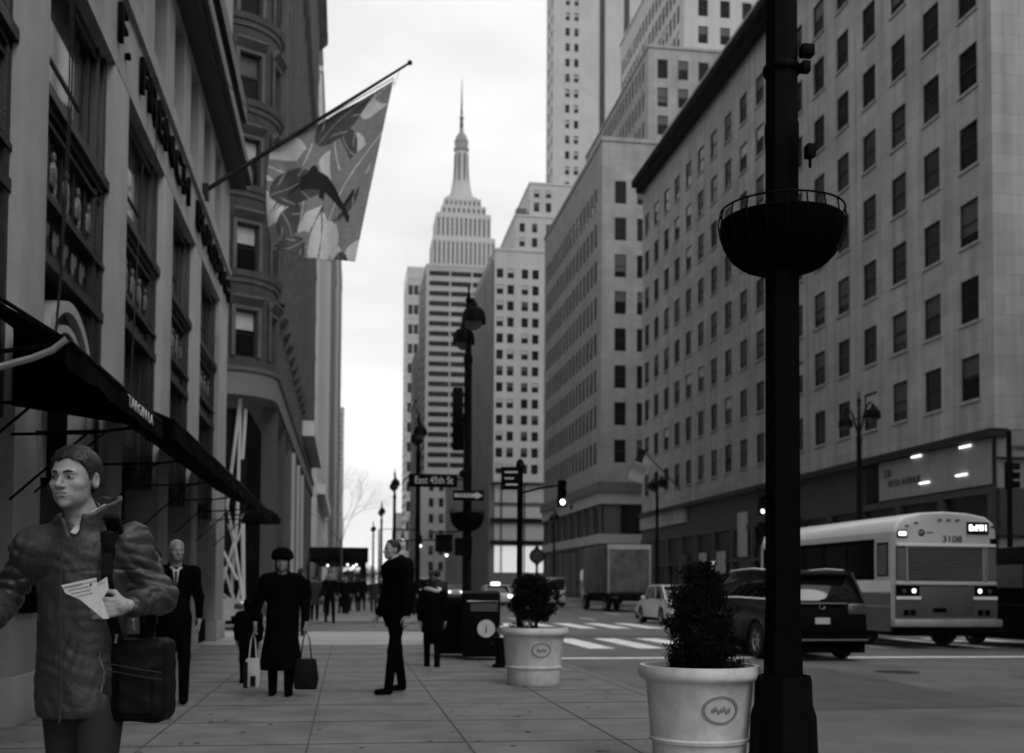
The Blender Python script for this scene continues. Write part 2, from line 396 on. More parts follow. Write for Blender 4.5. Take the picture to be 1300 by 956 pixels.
def put_windows(parent, items, panes=True, limit=100, extra=None):
    """items: (position, rotation z, width, height, style); the nearest ones as parts, the rest as one stuff part"""
    items = sorted(items, key=lambda i: (Vector(i[0])-CAMP).length / max(.2, i[2]))
    pw = parent_world(parent)
    rest = MB(); mats = None
    for k, (p, rz, wd, ht, st) in enumerate(items):
        fr, pn, both, one = window_mesh(wd, ht, st)
        if k < limit:
            o = bpy.data.objects.new('window', fr if panes else both); COL.objects.link(o)
            o.parent = parent; o.location = Vector(p) - pw; o.rotation_euler = (0, 0, rz)
            if panes:
                q = bpy.data.objects.new('pane', pn); COL.objects.link(q); q.parent = o
            if extra:
                q = bpy.data.objects.new(extra[0], extra[1]); COL.objects.link(q); q.parent = o
        else:
            Mx = Matrix.Translation(p) @ Matrix.Rotation(rz, 4, 'Z')
            rest.add([Mx @ Vector(v) for v in one.v], one.f, one.m)
            if extra: rest.add([Mx @ v.co for v in extra[1].vertices], [tuple(p.vertices) for p in extra[1].polygons], 4)
    if rest.v:
        o = rest.build('window', [M_glass, M_blind, M_blind_sky, M_frame] + ([extra[1].materials[0]] if extra else []), parent, world=True); o['kind'] = 'stuff'
def grid_windows(P, rz, cols, rows, depth, styles, skip=0.0):
    it = []
    for a, b in cols:
        for c, d_ in rows:
            it.append((P((a+b)/2, c, -depth+.05), rz, b-a, d_-c, rnd.choice(styles)))
    return it
def spaced(start, end, pitch, wd):
    n = max(1, int((end - start) // pitch)); off = (end - start - n*pitch)/2
    return [(start+off+pitch*k+(pitch-wd)/2, start+off+pitch*k+(pitch+wd)/2) for k in range(n)]
S3 = ['sash_dark', 'sash_dark', 'sash_half', 'sash_low', 'sash_dark']
SL = ['sash_dark', 'sash_light', 'sash_half', 'sash_dark']
def cornice(mb, x0, x1, y0, y1, z, h, out, m=0):
    mb.box(x0-out, x1+out, y0-out, y1+out, z, z+h, m)
def tower(name, label, x0, x1, y0, y1, z0, z1, m, east=None, north=None, west=None, depth=.3, panes=False, styles=S3, limit=100,
          root=None, roof_h=.9, roof_m=None, group=None, left=False, items_out=None):
    """block with windowed faces. east: face looking to the avenue from the right side (-X) or, when left, +X."""
    if root is None: root = thing(name, label, 'building', (x0, y0, 0), group=group)
    mb = MB(); items = []
    dY = y1 - y0; dX = x1 - x0
    if left:
        Pa = wall_map((x1, y0), (0, 1), (1, 0)); ra = PI/2
    else:
        Pa = wall_map((x0, y0), (0, 1), (-1, 0)); ra = -PI/2
    if east: facade(mb, Pa, dY, z0, z1, east[0], east[1], depth); items += grid_windows(Pa, ra, east[0], east[1], depth, styles)
    else: mb.quad(Pa(0,z0), Pa(dY,z0), Pa(dY,z1), Pa(0,z1))
    Pn = wall_map((x0, y0), (1, 0), (0, -1))
    if north: facade(mb, Pn, dX, z0, z1, north[0], north[1], depth); items += grid_windows(Pn, 0, north[0], north[1], depth, styles)
    else: mb.quad(Pn(0,z0), Pn(dX,z0), Pn(dX,z1), Pn(0,z1))
    xb = x0 if left else x1
    mb.quad((xb,y0,z0),(xb,y1,z0),(xb,y1,z1),(xb,y0,z1)); mb.quad((x0,y1,z0),(x1,y1,z0),(x1,y1,z1),(x0,y1,z1))
    mb.quad((x0,y0,z1),(x1,y0,z1),(x1,y1,z1),(x0,y1,z1))
    mb.build('wall', m, root, world=True)
    if roof_h:
        rf = MB().box(x0-.12, x1+.12, y0-.12, y1+.12, z1+.003, z1+roof_h); rf.build('roof', roof_m or m, root, world=True)
    if items_out is not None: items_out += items
    elif items: put_windows(root, items, panes, limit)
    return root

# ---- right side 1: limestone office block with the dark cornice and the shop front
b1 = thing('office_building', 'pale limestone office block with punched windows, dark overhanging cornice and shop front', 'building', (26.5, 42, 0))
mb = MB(); P = wall_map((26.5, 42), (0, 1), (-1, 0))
cols = [(1.08+3.05*k, 2.50+3.05*k) for k in range(18)]
rows = [(9.45+3.385*k, 11.35+3.385*k) for k in range(8)]
facade(mb, P, 55.2, 7.95, 37.6, cols, rows, .13)
Pn = wall_map((26.5, 42), (1, 0), (0, -1))
facade(mb, Pn, 40, 7.95, 37.6, [(6+3.05*k, 7.3+3.05*k) for k in range(10)], rows, .38)
mb.quad((66.5,42,0),(66.5,97.2,0),(66.5,97.2,37.6),(66.5,42,37.6)); mb.quad((26.5,97.2,0),(66.5,97.2,0),(66.5,97.2,37.6),(26.5,97.2,37.6))
mb.quad((26.5,42,37.6),(66.5,42,37.6),(66.5,97.2,37.6),(26.5,97.2,37.6))
mb.build('wall', M_lime, b1, world=True)
so_ = MB().box(-.8, .8, -.15, -.03, -.12, -.003).build('sill', M_lime); sill_mesh = so_.data; bpy.data.objects.remove(so_)
its = grid_windows(P, -PI/2, cols, rows, .13, S3 + ['sash_dark', 'sash_light'])
put_windows(b1, its, True, 100, ('sill', sill_mesh))
cn = MB().box(25.5, 67, 41.1, 97.4, 38.0, 38.6); cn.box(25.9, 67, 41.4, 97.3, 37.45, 38.0, 0)
cn.build('cornice', M_blackm, b1, world=True)
MB().box(28, 66, 47, 96, 38.25, 42.5).build('penthouse', M_lime2, b1, world=True)
# the shop storey
fr = MB().box(26.1, 26.9, 41.7, 97.2, 7.6, 7.95).build('shop_cornice', M_frame, b1, world=True)
sf = MB()
sf.box(26.55, 27, 54.5, 97.2, 5.6, 7.6)
for k in range(15): sf.box(26.35, 26.55, 42+k*3.9, 42.35+k*3.9, 0, 5.55)
sf.box(26.42, 26.55, 42, 97.2, 0, .5); sf.box(26.42, 26.55, 42, 97.2, 3.1, 3.3)
sf.box(26.4, 27, 42.02, 97.2, 5.3, 5.6)
sf.build('shop_front', mat('shop_dark_stone', .045, .6, var=.3, scale=2), b1, world=True)
for k in range(14):
    MB().quad((26.62,42.36+k*3.9,.5),(26.62,45.89+k*3.9,.5),(26.62,45.89+k*3.9,3.1),(26.62,42.36+k*3.9,3.1)).build('shop_window', M_glass, b1, world=True)
    MB().quad((26.62,42.36+k*3.9,3.3),(26.62,45.89+k*3.9,3.3),(26.62,45.89+k*3.9,5.3),(26.62,42.36+k*3.9,5.3)).build('transom_window', M_bronze, b1, world=True)
M_panel = mat('sign_panel', .24, .55, var=.12, scale=1, coat=.1)
pn = MB()
for k in range(6): pn.box(26.36, 26.45, 42.1+k*1.62, 43.69+k*1.62, 5.68, 7.58)
pnl = pn.build('sign_panel', M_panel, b1, world=True)
MB().box(26.42, 26.6, 42.02, 51.9, 5.6, 7.6).build('panel_backing', M_frame, b1, world=True)
tp = text_mesh('sign_lettering', '530', .5, .01, M_letter, b1, (26.35, 50.9, 6.95), R_W, 'CENTER', True)
text_mesh('sign_lettering', 'FIFTH AVENUE', .48, .01, M_letter, b1, (26.35, 49.3, 6.42), R_W, 'CENTER', True)
for (y, z) in ((43.9, 7.45), (48.0, 7.5), (44.2, 6.25), (47.3, 6.2)):  # glowing bars put in for lamp reflections in the window
    tb = MB().box(26.25, 26.31, y-.42, y+.42, z-.035, z+.035); tb.build('strip_of_light', M_lampglow, b1, world=True)
MB().box(26.2, 26.5, 61.5, 68, 4.1, 5.5).build('sign_board', M_blackm, b1, world=True)
text_mesh('sign_lettering', 'VNC', 1.15, .02, M_signwhite, b1, (26.18, 64.5, 4.75), R_W, 'CENTER', True)
MB().box(26.3, 26.5, 70.5, 71.9, 3.4, 6.4).build('window_display', M_blind_sky, b1, world=True)
for (y, w_) in ((84.5, 1.6), (79.6, 1.2), (75.5, 1.4)): MB().box(26.3, 26.5, y-w_/2, y+w_/2, 2.3, 3.9).build('window_display', M_blind_sky if w_ < 1.5 else M_blind, b1, world=True)
# pilasters and lower limestone piece near the far end
MB().box(26.3, 26.56, 83.8, 97.2, 6.45, 7.6).build('lower_wall', M_lime, b1, world=True)
# north side of the shop storey, seen at the right edge
ns = MB(); ns.box(26.55, 66, 41.9, 42.3, 5.5, 7.9); ns.build('side_sign_panel', M_panel, b1, world=True)
MB().box(26.6, 66, 41.85, 42.3, 3.5, 5.5).build('side_wall', mat('shop_dark_stone', .045), b1, world=True)
MB().box(26.6, 66, 41.85, 42.3, 0, 3.5).build('side_wall', M_lime2, b1, world=True)
MB().box(26.35, 66, 41.7, 42.3, 3.44, 3.56).build('side_trim', M_frame, b1, world=True)
MB().box(26.35, 66, 41.75, 41.88, 6.7, 6.78).build('side_trim', M_frame, b1, world=True)
text_mesh('sign_lettering', 'Brookfield', .42, .01, M_letter, b1, (26.95, 41.88, 7.2), R_N, 'LEFT', True)

MB().box(26.3, 26.45, 58.0, 60.6, 3.6, 4.5).build('lit_display', M_litsoft, b1, world=True)
MB().box(26.3, 26.45, 76.8, 77.6, 2.6, 3.2).build('lit_display', M_litsoft, b1, world=True)
# ---- unseen block beside the camera, added to darken the street and limestone side wall
tower('unseen_corner_block', 'unseen grey stone block added on the near right corner to shade the street', 26.5, 60, -45, 27.6, 0, 28, M_lime2, (spaced(2, 70, 3.2, 1.4), [(6+3.6*k, 8+3.6*k) for k in range(6)]), None, limit=8)
# ---- right side 2: stepped office block with close-set windows
c2 = spaced(1.2, 34, 1.95, 1.12)
r2 = [(14.5+3.97*k, 16.95+3.97*k) for k in range(8)]
n2 = [(1.4+2.45*k, 2.65+2.45*k) for k in range(14)]
b2 = thing('setback_office_building', 'stepped grey office block with closely spaced windows and two pale bands above the street', 'building', (26.5, 113.5, 0))
it2 = []
tower('', '', 26.5, 66, 113.5, 148, 12.4, 49.0, M_lime2, (c2, r2), (n2, r2), root=b2, roof_h=.45, items_out=it2, depth=.11)
r2b = [(50.2+3.3*k, 52.2+3.3*k) for k in range(3)]
tower('', '', 31.6, 66, 113.6, 145, 49.4, 59.6, M_lime2, (spaced(1, 31, 1.46, .82), r2b), ([(1.0+2.3*k, 2.15+2.3*k) for k in range(12)], [(50.1+3.1*k, 52.2+3.1*k) for k in range(3)]), root=b2, roof_h=.3, items_out=it2, depth=.11)
tower('', '', 35.6, 66, 113.7, 142, 59.8, 74, M_lime3, (spaced(1, 28, 1.46, .9), [(60.8+2.9*k, 62.7+2.9*k) for k in range(4)]), ([(1.6+2.5*k, 2.7+2.5*k) for k in range(10)], [(60.6+3.0*k, 62.5+3.0*k) for k in range(4)]), root=b2, roof_h=.3, items_out=it2, styles=SL, depth=.11)
put_windows(b2, it2, False, 100)
lb = MB(); lb.box(26.7, 66, 113.8, 148, 0, 5.9); lb.box(26.8, 66, 113.8, 148, 6.9, 10.1)
for k in range(9): lb.box(26.5, 26.8, 113.6+k*4.2, 114.3+k*4.2, 6.9, 10.1); lb.box(26.5, 26.8, 113.6+k*4.2, 114.3+k*4.2, 0, 5.9)
for k in range(4): lb.box(26.6+k*7, 28.6+k*7, 113.6, 113.8, 6.9, 10.1)
lb.build('shop_front', mat('grey_shop_stone', .09, .7, var=.2, scale=1), b2, world=True)
for k in range(8):
    MB().box(26.6, 26.69, 114.4+k*4.2, 117.7+k*4.2, .5, 5.4).build('shop_window', M_glass, b2, world=True)
    MB().box(26.7, 26.79, 114.4+k*4.2, 117.7+k*4.2, 7.1, 9.9).build('shop_window', M_bronze, b2, world=True)
for k in range(3): MB().box(28.7+k*7, 33.5+k*7, 113.72, 113.79, 7.0, 10.0).build('shop_window', M_glass, b2, world=True)
MB().box(26.3, 66, 113.3, 148, 10.1, 11.35).build('pale_band', M_band, b2, world=True)
MB().box(26.3, 66, 113.3, 148, 5.9, 6.9).build('pale_band', M_band, b2, world=True)
MB().box(26.05, 66, 113.05, 148.2, 11.35, 12.4).build('string_course', M_darkbrick, b2, world=True)
text_mesh('sign_lettering', 'VAN', .8, .02, M_letter, b2, (26.28, 128, 10.7), R_W, 'CENTER', True)

# ---- right side 3: light tower with paired windows (43rd street)
b3 = thing('paired_window_tower', 'light stone stepped tower with paired windows behind the stepped grey block', 'building', (25.8, 195, 0))
it3 = []
pr = []
for k in range(3): pr += [(0.35+4.55*k, 1.55+4.55*k), (2.3+4.55*k, 3.5+4.55*k)]
rr = [(21.5+2.95*k, 23.2+2.95*k) for k in range(13)]
tower('', '', 25.8, 48, 195, 236, 20, 61.8, M_lime3, ([(3,4.2),(9,10.2),(20,21.2),(30,31.2)], rr), (pr, rr), root=b3, roof_h=.5, items_out=it3, styles=SL, depth=.14)
tower('', '', 29.6, 48, 195.4, 232, 62.3, 68.4, M_lime3, None, ([(.7,1.7),(3,4),(5.6,6.6)], [(62.9,64.6),(65.6,67.2)]), root=b3, roof_h=.4, items_out=it3, styles=SL, depth=.14)
tower('', '', 32.2, 48, 195.8, 230, 68.8, 74.6, M_lime3, None, ([(.8,1.8),(3,4)], [(69.6,71.3),(72.2,73.6)]), root=b3, roof_h=.4, items_out=it3, styles=SL, depth=.14)
put_windows(b3, it3, False, 100)
MB().box(30.0, 31.8, 197, 199, 62.3, 70.5).build('roof_tank', M_darkbrick, b3, world=True)
MB().box(25.5, 25.79, 196.2, 236.3, 19.95, 60.5).build('dark_face_slab', mat('dark_face_finish', .2, .9, var=.25, scale=.25, streak=.3), b3, world=True)  # darker slab laid over the avenue face of the lower tier
pd = MB().box(25.2, 48, 196.2, 240, 0, 19.9); pd.build('podium', M_darkbrick, b3, world=True)
for k, (z0, z1, mm) in enumerate(((16.4, 19.6, M_band), (13.6, 15.6, M_blind_sky), (9.6, 12.6, M_blind_sky), (3.8, 8.6, M_litsoft))):
    MB().box(26.2, 36.5, 195.95+.02*k, 196.16, z0, z1).build('lit_shop_window' if k == 3 else 'window_band', mm, b3, world=True)
for z in (12.9, 8.9): MB().box(25.4, 37, 195.4, 196.1, z, z+.6).build('canopy_band', M_blackm, b3, world=True)
for X in (27.4, 31.6): MB().box(X-.12, X+.12, 195.8, 195.93, 3.8, 19.6).build('mullion', M_frame, b3, world=True)

# ---- tower at 42nd street with dark vertical stripes
b5 = thing('striped_skyscraper', 'tall pale skyscraper with dark vertical stripes rising out of the top of the picture', 'building', (48.8, 262, 0))
P5n = wall_map((48.8, 262), (1, 0), (0, -1)); P5e = wall_map((48.8, 262), (0, 1), (-1, 0))
w5 = MB(); it5 = []
rw = [(60+3.85*k, 62.0+3.85*k) for k in range(34)]
cw5 = [(3.0,4.1),(5.2,6.3)]
facade(w5, P5n, 40, 0, 196, cw5, rw, .35); it5 += grid_windows(P5n, 0, cw5, rw, .35, ['sash_light','sash_light','sash_half','sash_dark'])
ce5 = [(1.2+4*k, 3.0+4*k) for k in range(2)]
facade(w5, P5e, 9.5, 0, 196, ce5, rw[:34], .35); it5 += grid_windows(P5e, -PI/2, ce5, rw, .35, S3)
w5.quad((88.8,262,0),(88.8,271.5,0),(88.8,271.5,196),(88.8,262,196)).quad((48.8,271.5,0),(88.8,271.5,0),(88.8,271.5,196),(48.8,271.5,196)).quad((48.8,262,196),(88.8,262,196),(88.8,271.5,196),(48.8,271.5,196))
w5.build('wall', M_lime3, b5, world=True); put_windows(b5, it5, False, 100)
for X in (11.6, 17.8, 24.0, 30.2): MB().box(48.8+X, 48.8+X+1.35, 261.93, 262.05, 40, 194).build('dark_stripe', M_bronze, b5, world=True)
MB().box(48.6, 89, 261.8, 271.7, 196.01, 197.2).build('roof', M_lime3, b5, world=True)

# ---- banded modern block, its dark neighbour and the slim glass slab
b4 = thing('banded_office_block', 'modern block with horizontal white bands and strip windows below the spired skyscraper', 'building', (23.8, 345, 0))
it4 = []
rs = [(38.5+3.2*k, 40.1+3.2*k) for k in range(20)]
tower('', '', 23.8, 46, 345, 380, 36.5, 102.2, M_lime3, ([(1,17),(18,34)], rs), ([(1,7.4),(7.9,14.3),(14.8,21.2)], rs), root=b4, roof_h=.8, items_out=it4, styles=['strip'])
put_windows(b4, it4, False, 100)
MB().box(46.01, 50, 346, 378, 0, 102.9).build('end_wall', M_lime2, b4, world=True)
pod4 = []
tower('', '', 22.6, 48, 344.2, 382, 0, 36.4, M_lime3, (spaced(1, 36, 3.2, 1.6), [(6+5*k, 8.8+5*k) for k in range(5)]), (spaced(.8, 24.6, 3.1, 1.5), [(6+5*k, 8.8+5*k) for k in range(5)] + [(31, 33.4)]), root=b4, roof_h=0, items_out=pod4, styles=S3)
put_windows(b4, pod4, False, 100)
b6 = thing('glass_slab_tower', 'slim pale glass slab tower at the left edge of the banded office block', 'building', (25.9, 500, 0))
tower('', '', 25.9, 36, 500, 530, 0, 145, mat('glass_slab', .42, .3, var=.08, scale=.3), (spaced(1,29,7,6.4), [(10+3.9*k, 12.4+3.9*k) for k in range(34)]), ([(.5,2.6),(3.1,5.2),(5.7,7.8),(8,9.8)], [(8+9.0*k, 15.6+9.0*k) for k in range(15)]), root=b6, roof_h=2, styles=['strip_of_light'], limit=60)
b7 = thing('old_apartment_tower', 'narrow dark brick tower with small windows squeezed left of the banded office block', 'building', (23.9, 400, 0))
tower('', '', 23.9, 29.5, 400, 425, 0, 86, M_darkbrick, (spaced(1,24,3,1.3), [(8+4*k, 10+4*k) for k in range(19)]), ([(.8,1.7),(3.2,4.1)], [(8+4*k, 10.2+4*k) for k in range(19)]), root=b7, roof_h=.6)
MB().box(23.3, 30, 399.4, 425.5, 68, 68.9).build('cornice', M_bronze, b7, world=True)
# low corner building at 41st street in front of them
# ---- the spired skyscraper
bE = thing('spired_skyscraper', 'tall art deco skyscraper with stepped crown and antenna mast seen far down the avenue', 'building', (69, 935, 0))
Pe = lambda x0: wall_map((x0, 935), (1, 0), (0, -1))
def esb(x0, x1, y0, z0, z1, nst, zw0, zw1, part='shaft'):
    m_ = MB(); W = x1-x0
    cs = [(W*(k+.28)/nst, W*(k+.72)/nst) for k in range(nst)]
    P_ = wall_map((x0, y0), (1, 0), (0, -1)); facade(m_, P_, W, z0, z1, cs, [(zw0, zw1)], 1.0)
    yb = y0 + 40
    Pq = wall_map((x0, y0), (0, 1), (-1, 0)); facade(m_, Pq, 40, z0, z1, [(40*(k+.3)/7, 40*(k+.7)/7) for k in range(7)], [(zw0, zw1)], 1.0)
    m_.quad((x1,y0,z0),(x1,yb,z0),(x1,yb,z1),(x1,y0,z1)).quad((x0,y0,z1),(x1,y0,z1),(x1,yb,z1),(x0,yb,z1)).quad((x0,yb,z0),(x1,yb,z0),(x1,yb,z1),(x0,yb,z1))
    m_.build(part, M_esb, bE, world=True)
    for a, b in cs:
        gs = MB(); z = zw0
        gs.box(x0+a-.2, x0+b+.2, y0+.9, y0+1.1, zw0-.5, zw1+.5, 0)
        while z < zw1-1: gs.box(x0+a, x0+b, y0+.75, y0+.9, z, z+1.5, 1); z += 3.75
        gs.build('window_strip', [mat('tower_glass', .02, .5, spec=.1), mat('tower_spandrel', .12, .7, spec=.1)], bE, world=True)
esb(69, 125.5, 935, 0, 276, 15, 200, 272)
esb(70, 124, 936, 276, 302, 14, 278, 298)
esb(73.2, 120.6, 940, 302, 324, 12, 304, 320)
esb(78, 116.8, 944, 324, 332, 9, 325.5, 330)
esb(80.6, 112.8, 947, 332, 339.5, 8, 333.5, 337.5)
ms = MB(); cx, cyy = 96.9, 966
ms.lathe([(17,339.5),(15.5,345),(11.5,346.5)], 8, (cx,cyy,0))
ms.lathe([(9.8,346),(8.0,352),(6.5,362),(5.7,376),(5.6,388)], 16, (cx,cyy,0))
ms.build('mooring_mast', M_esb, bE, world=True, smooth=True)
for k in range(4):
    f_ = MB().prism([(3, 346), (11.2, 346), (9.0, 352), (7.4, 362), (6.4, 376), (6.2, 386), (3, 386)], -1.1, 1.1, 'y')
    f_.build('mast_buttress', M_esb, bE, (cx, cyy, 0), (0, 0, PI/2*k), world=True)
for k in range(8):
    a = PI/8+PI/4*k; MB().obox((cx+6.3*math.cos(a), cyy+6.3*math.sin(a), 368), (.5, 1.5, 34), a).build('mast_window', mat('tower_glass', .02, .5, spec=.1), bE, world=True)
MB().lathe([(5.7,388),(6.9,389),(6.9,391),(6,392),(6,396.5),(6.6,397),(5.8,399),(4.3,403),(2.2,405),(1.6,409),(1.0,411)], 16, (cx,cyy,0)).build('mast_crown', mat('crown_metal', .16, .6), bE, world=True, smooth=True)
MB().tube([(cx,cyy,408),(cx,cyy,418),(cx,cyy,419),(cx,cyy,430),(cx,cyy,446),(cx,cyy,455)], [1.6,1.4,.9,.8,.4,.15], 8).build('antenna', M_frame, bE, world=True)
for z, r in ((412,2.0),(418.5,2.2),(424,1.4)): MB().lathe([(.3,z),(r,z),(r,z+.8),(.3,z+.8)], 10, (cx,cyy,0)).build('antenna_ring', M_frame, bE, world=True)

# ---- further blocks on the right behind (fill down to the end of the avenue)
for (x0, x1, y0, y1, z, m_, lab) in ((29, 60, 270, 328, 30, M_lime2, 'low grey block beside the avenue beyond the light paired-window tower'),
                                     (26.5, 50, 430, 480, 30, M_darkbrick, 'low dark block far down the right side of the avenue'),
                                     (26.5, 50, 600, 650, 40, M_lime2, 'mid-height grey block furthest down the right side')):
    tower('far_office_building', lab, x0, x1, y0, y1, 0, z, m_, (spaced(1, y1-y0-1, 4, 1.8), [(6+4*k, 8.2+4*k) for k in range(int(z/4)-2)]), (spaced(1, x1-x0-1, 4, 1.8), [(6+4*k, 8.2+4*k) for k in range(int(z/4)-2)]), limit=60)

# ------------------------------------------------------------------ left side 1: ornate building (columns, bronze bays)
L1 = thing('ornate_office_building', 'ornate building at the left with stone columns, dark bronze bays and a lettered band', 'building', (-3, 3, 0))
colY = [(-.9,.0),(2.8,3.7),(6.65,7.55),(10.56,11.44),(14.47,15.4),(18.35,19.3),(22.07,23.0),(26.3,28.05)]
for a, b in colY:
    c_ = MB(); c_.box(-3.7, -3, a, b, .45, 7.95); c_.box(-3.7, -2.95, a-.05, b+.05, 0, .45)
    c_.build('column', M_col, L1, world=True, bevel=.012)
band = MB(); band.box(-3.7, -2.995, -.9, 28.05, 7.95, 9.15); band.box(-3.7, -2.93, -.9, 28.1, 9.0, 9.1); band.build('stone_band', M_col, L1, world=True)
bk = MB(); bk.box(-25, -3.75, -.9, 28, 0, 7.95); bk.box(-25,-3.7,-.9,28.05,7.96,30); bk.build('wall', M_bronze, L1, world=True)
for wd_, ya, yb in (('FRED', 10.9, 13.5), ('F.', 14.5, 15.1), ('FRENCH', 16.0, 20.8), ('BUILDING', 21.9, 28.0)):
    lo_ = text_mesh('band_lettering', wd_, .74, .03, M_letter, L1, (-2.955, ya, 8.5), R_E, 'LEFT', True)
    xs_ = [v.co.x for v in lo_.data.vertices]; k_ = (yb-ya)/(max(xs_)-min(xs_))
    for v in lo_.data.vertices: v.co.x = (v.co.x-min(xs_))*k_
# upper floors
PU = wall_map((-3, -.9), (0, 1), (1, 0)); up = MB()
uc = [(.55+1.95*k, 1.65+1.95*k) for k in range(14)]; urr = [(9.45, 11.2), (11.95, 12.9), (14.0, 16.2), (17.4, 19.6)]
facade(up, PU, 28.95, 9.15, 22, uc, urr, .4)
up.quad((-3,28.05,9.15),(-25,28.05,9.15),(-25,28.05,22),(-3,28.05,22)); up.build('upper_wall', M_col, L1, world=True)
put_windows(L1, grid_windows(PU, PI/2, [c for c in uc if c[1] > 12], urr[:2], .4, ['sash_dark']), True, 100)
MB().box(-3.3, -2.62, -.9, 28.4, 11.32, 11.46).box(-3.3, -2.5, -.9, 28.5, 11.46, 11.8).build('cornice', M_bronze, L1, world=True, bevel=.02)
MB().box(-3.3, -2.65, -.9, 28.4, 13.05, 13.5).box(-3.3, -2.75, -.9, 28.3, 12.95, 13.05).build('cornice', M_bronze, L1, world=True)
fp = MB()
for k in range(28): fp.box(-3.0, -2.93, k*1.0+.15, k*1.0+.7, 11.95, 12.85)
fp.build('fret_panel', M_relief, L1, world=True)
# side wall to 45th street
sw = MB(); sw.quad((-3.1,28.06,0),(-25,28.06,0),(-25,28.06,9.2),(-3.1,28.06,9.2)); sw.build('side_wall', M_col, L1, world=True)
def relief(mb, X, y0, y1, z0, z1, n, kind):
    """row of raised ornament on a bronze panel"""
    w_ = (y1-y0)/n
    for k in range(n):
        c = y0 + (k+.5)*w_; hh = (z1-z0)
        if kind == 'figure':
            mb.sphere((X, c, z0+hh*.78), (.035, .05, .06), 8, 1); mb.sphere((X, c, z0+hh*.48), (.045, .075, hh*.24), 8, 1)
            mb.sphere((X, c-.07, z0+hh*.45), (.03, .04, .13), 6, 1); mb.sphere((X, c+.07, z0+hh*.3), (.03, .03, .13), 6, 1)
            mb.box(X-.02, X+.03, c-.13, c+.13, z0+.02, z0+.06, 1)
            mb.box(X-.02, X+.02, c-w_/2, c-w_/2+.05, z0, z1, 0)
        elif kind == 'scroll':
            for j in range(11):
                t = j/10*2.4*PI; r = .03+.1*j/10*w_*2
                mb.sphere((X, c+r*math.cos(t), z0+hh/2+r*math.sin(t)), (.02, .026, .026), 6, 1)
        else:
            mb.sphere((X, c-.04, z0+hh*.5), (.025, w_*.18, hh*.32), 7, 1); mb.sphere((X, c+w_*.25, z0+hh*.65), (.02, w_*.1, hh*.18), 6, 1)
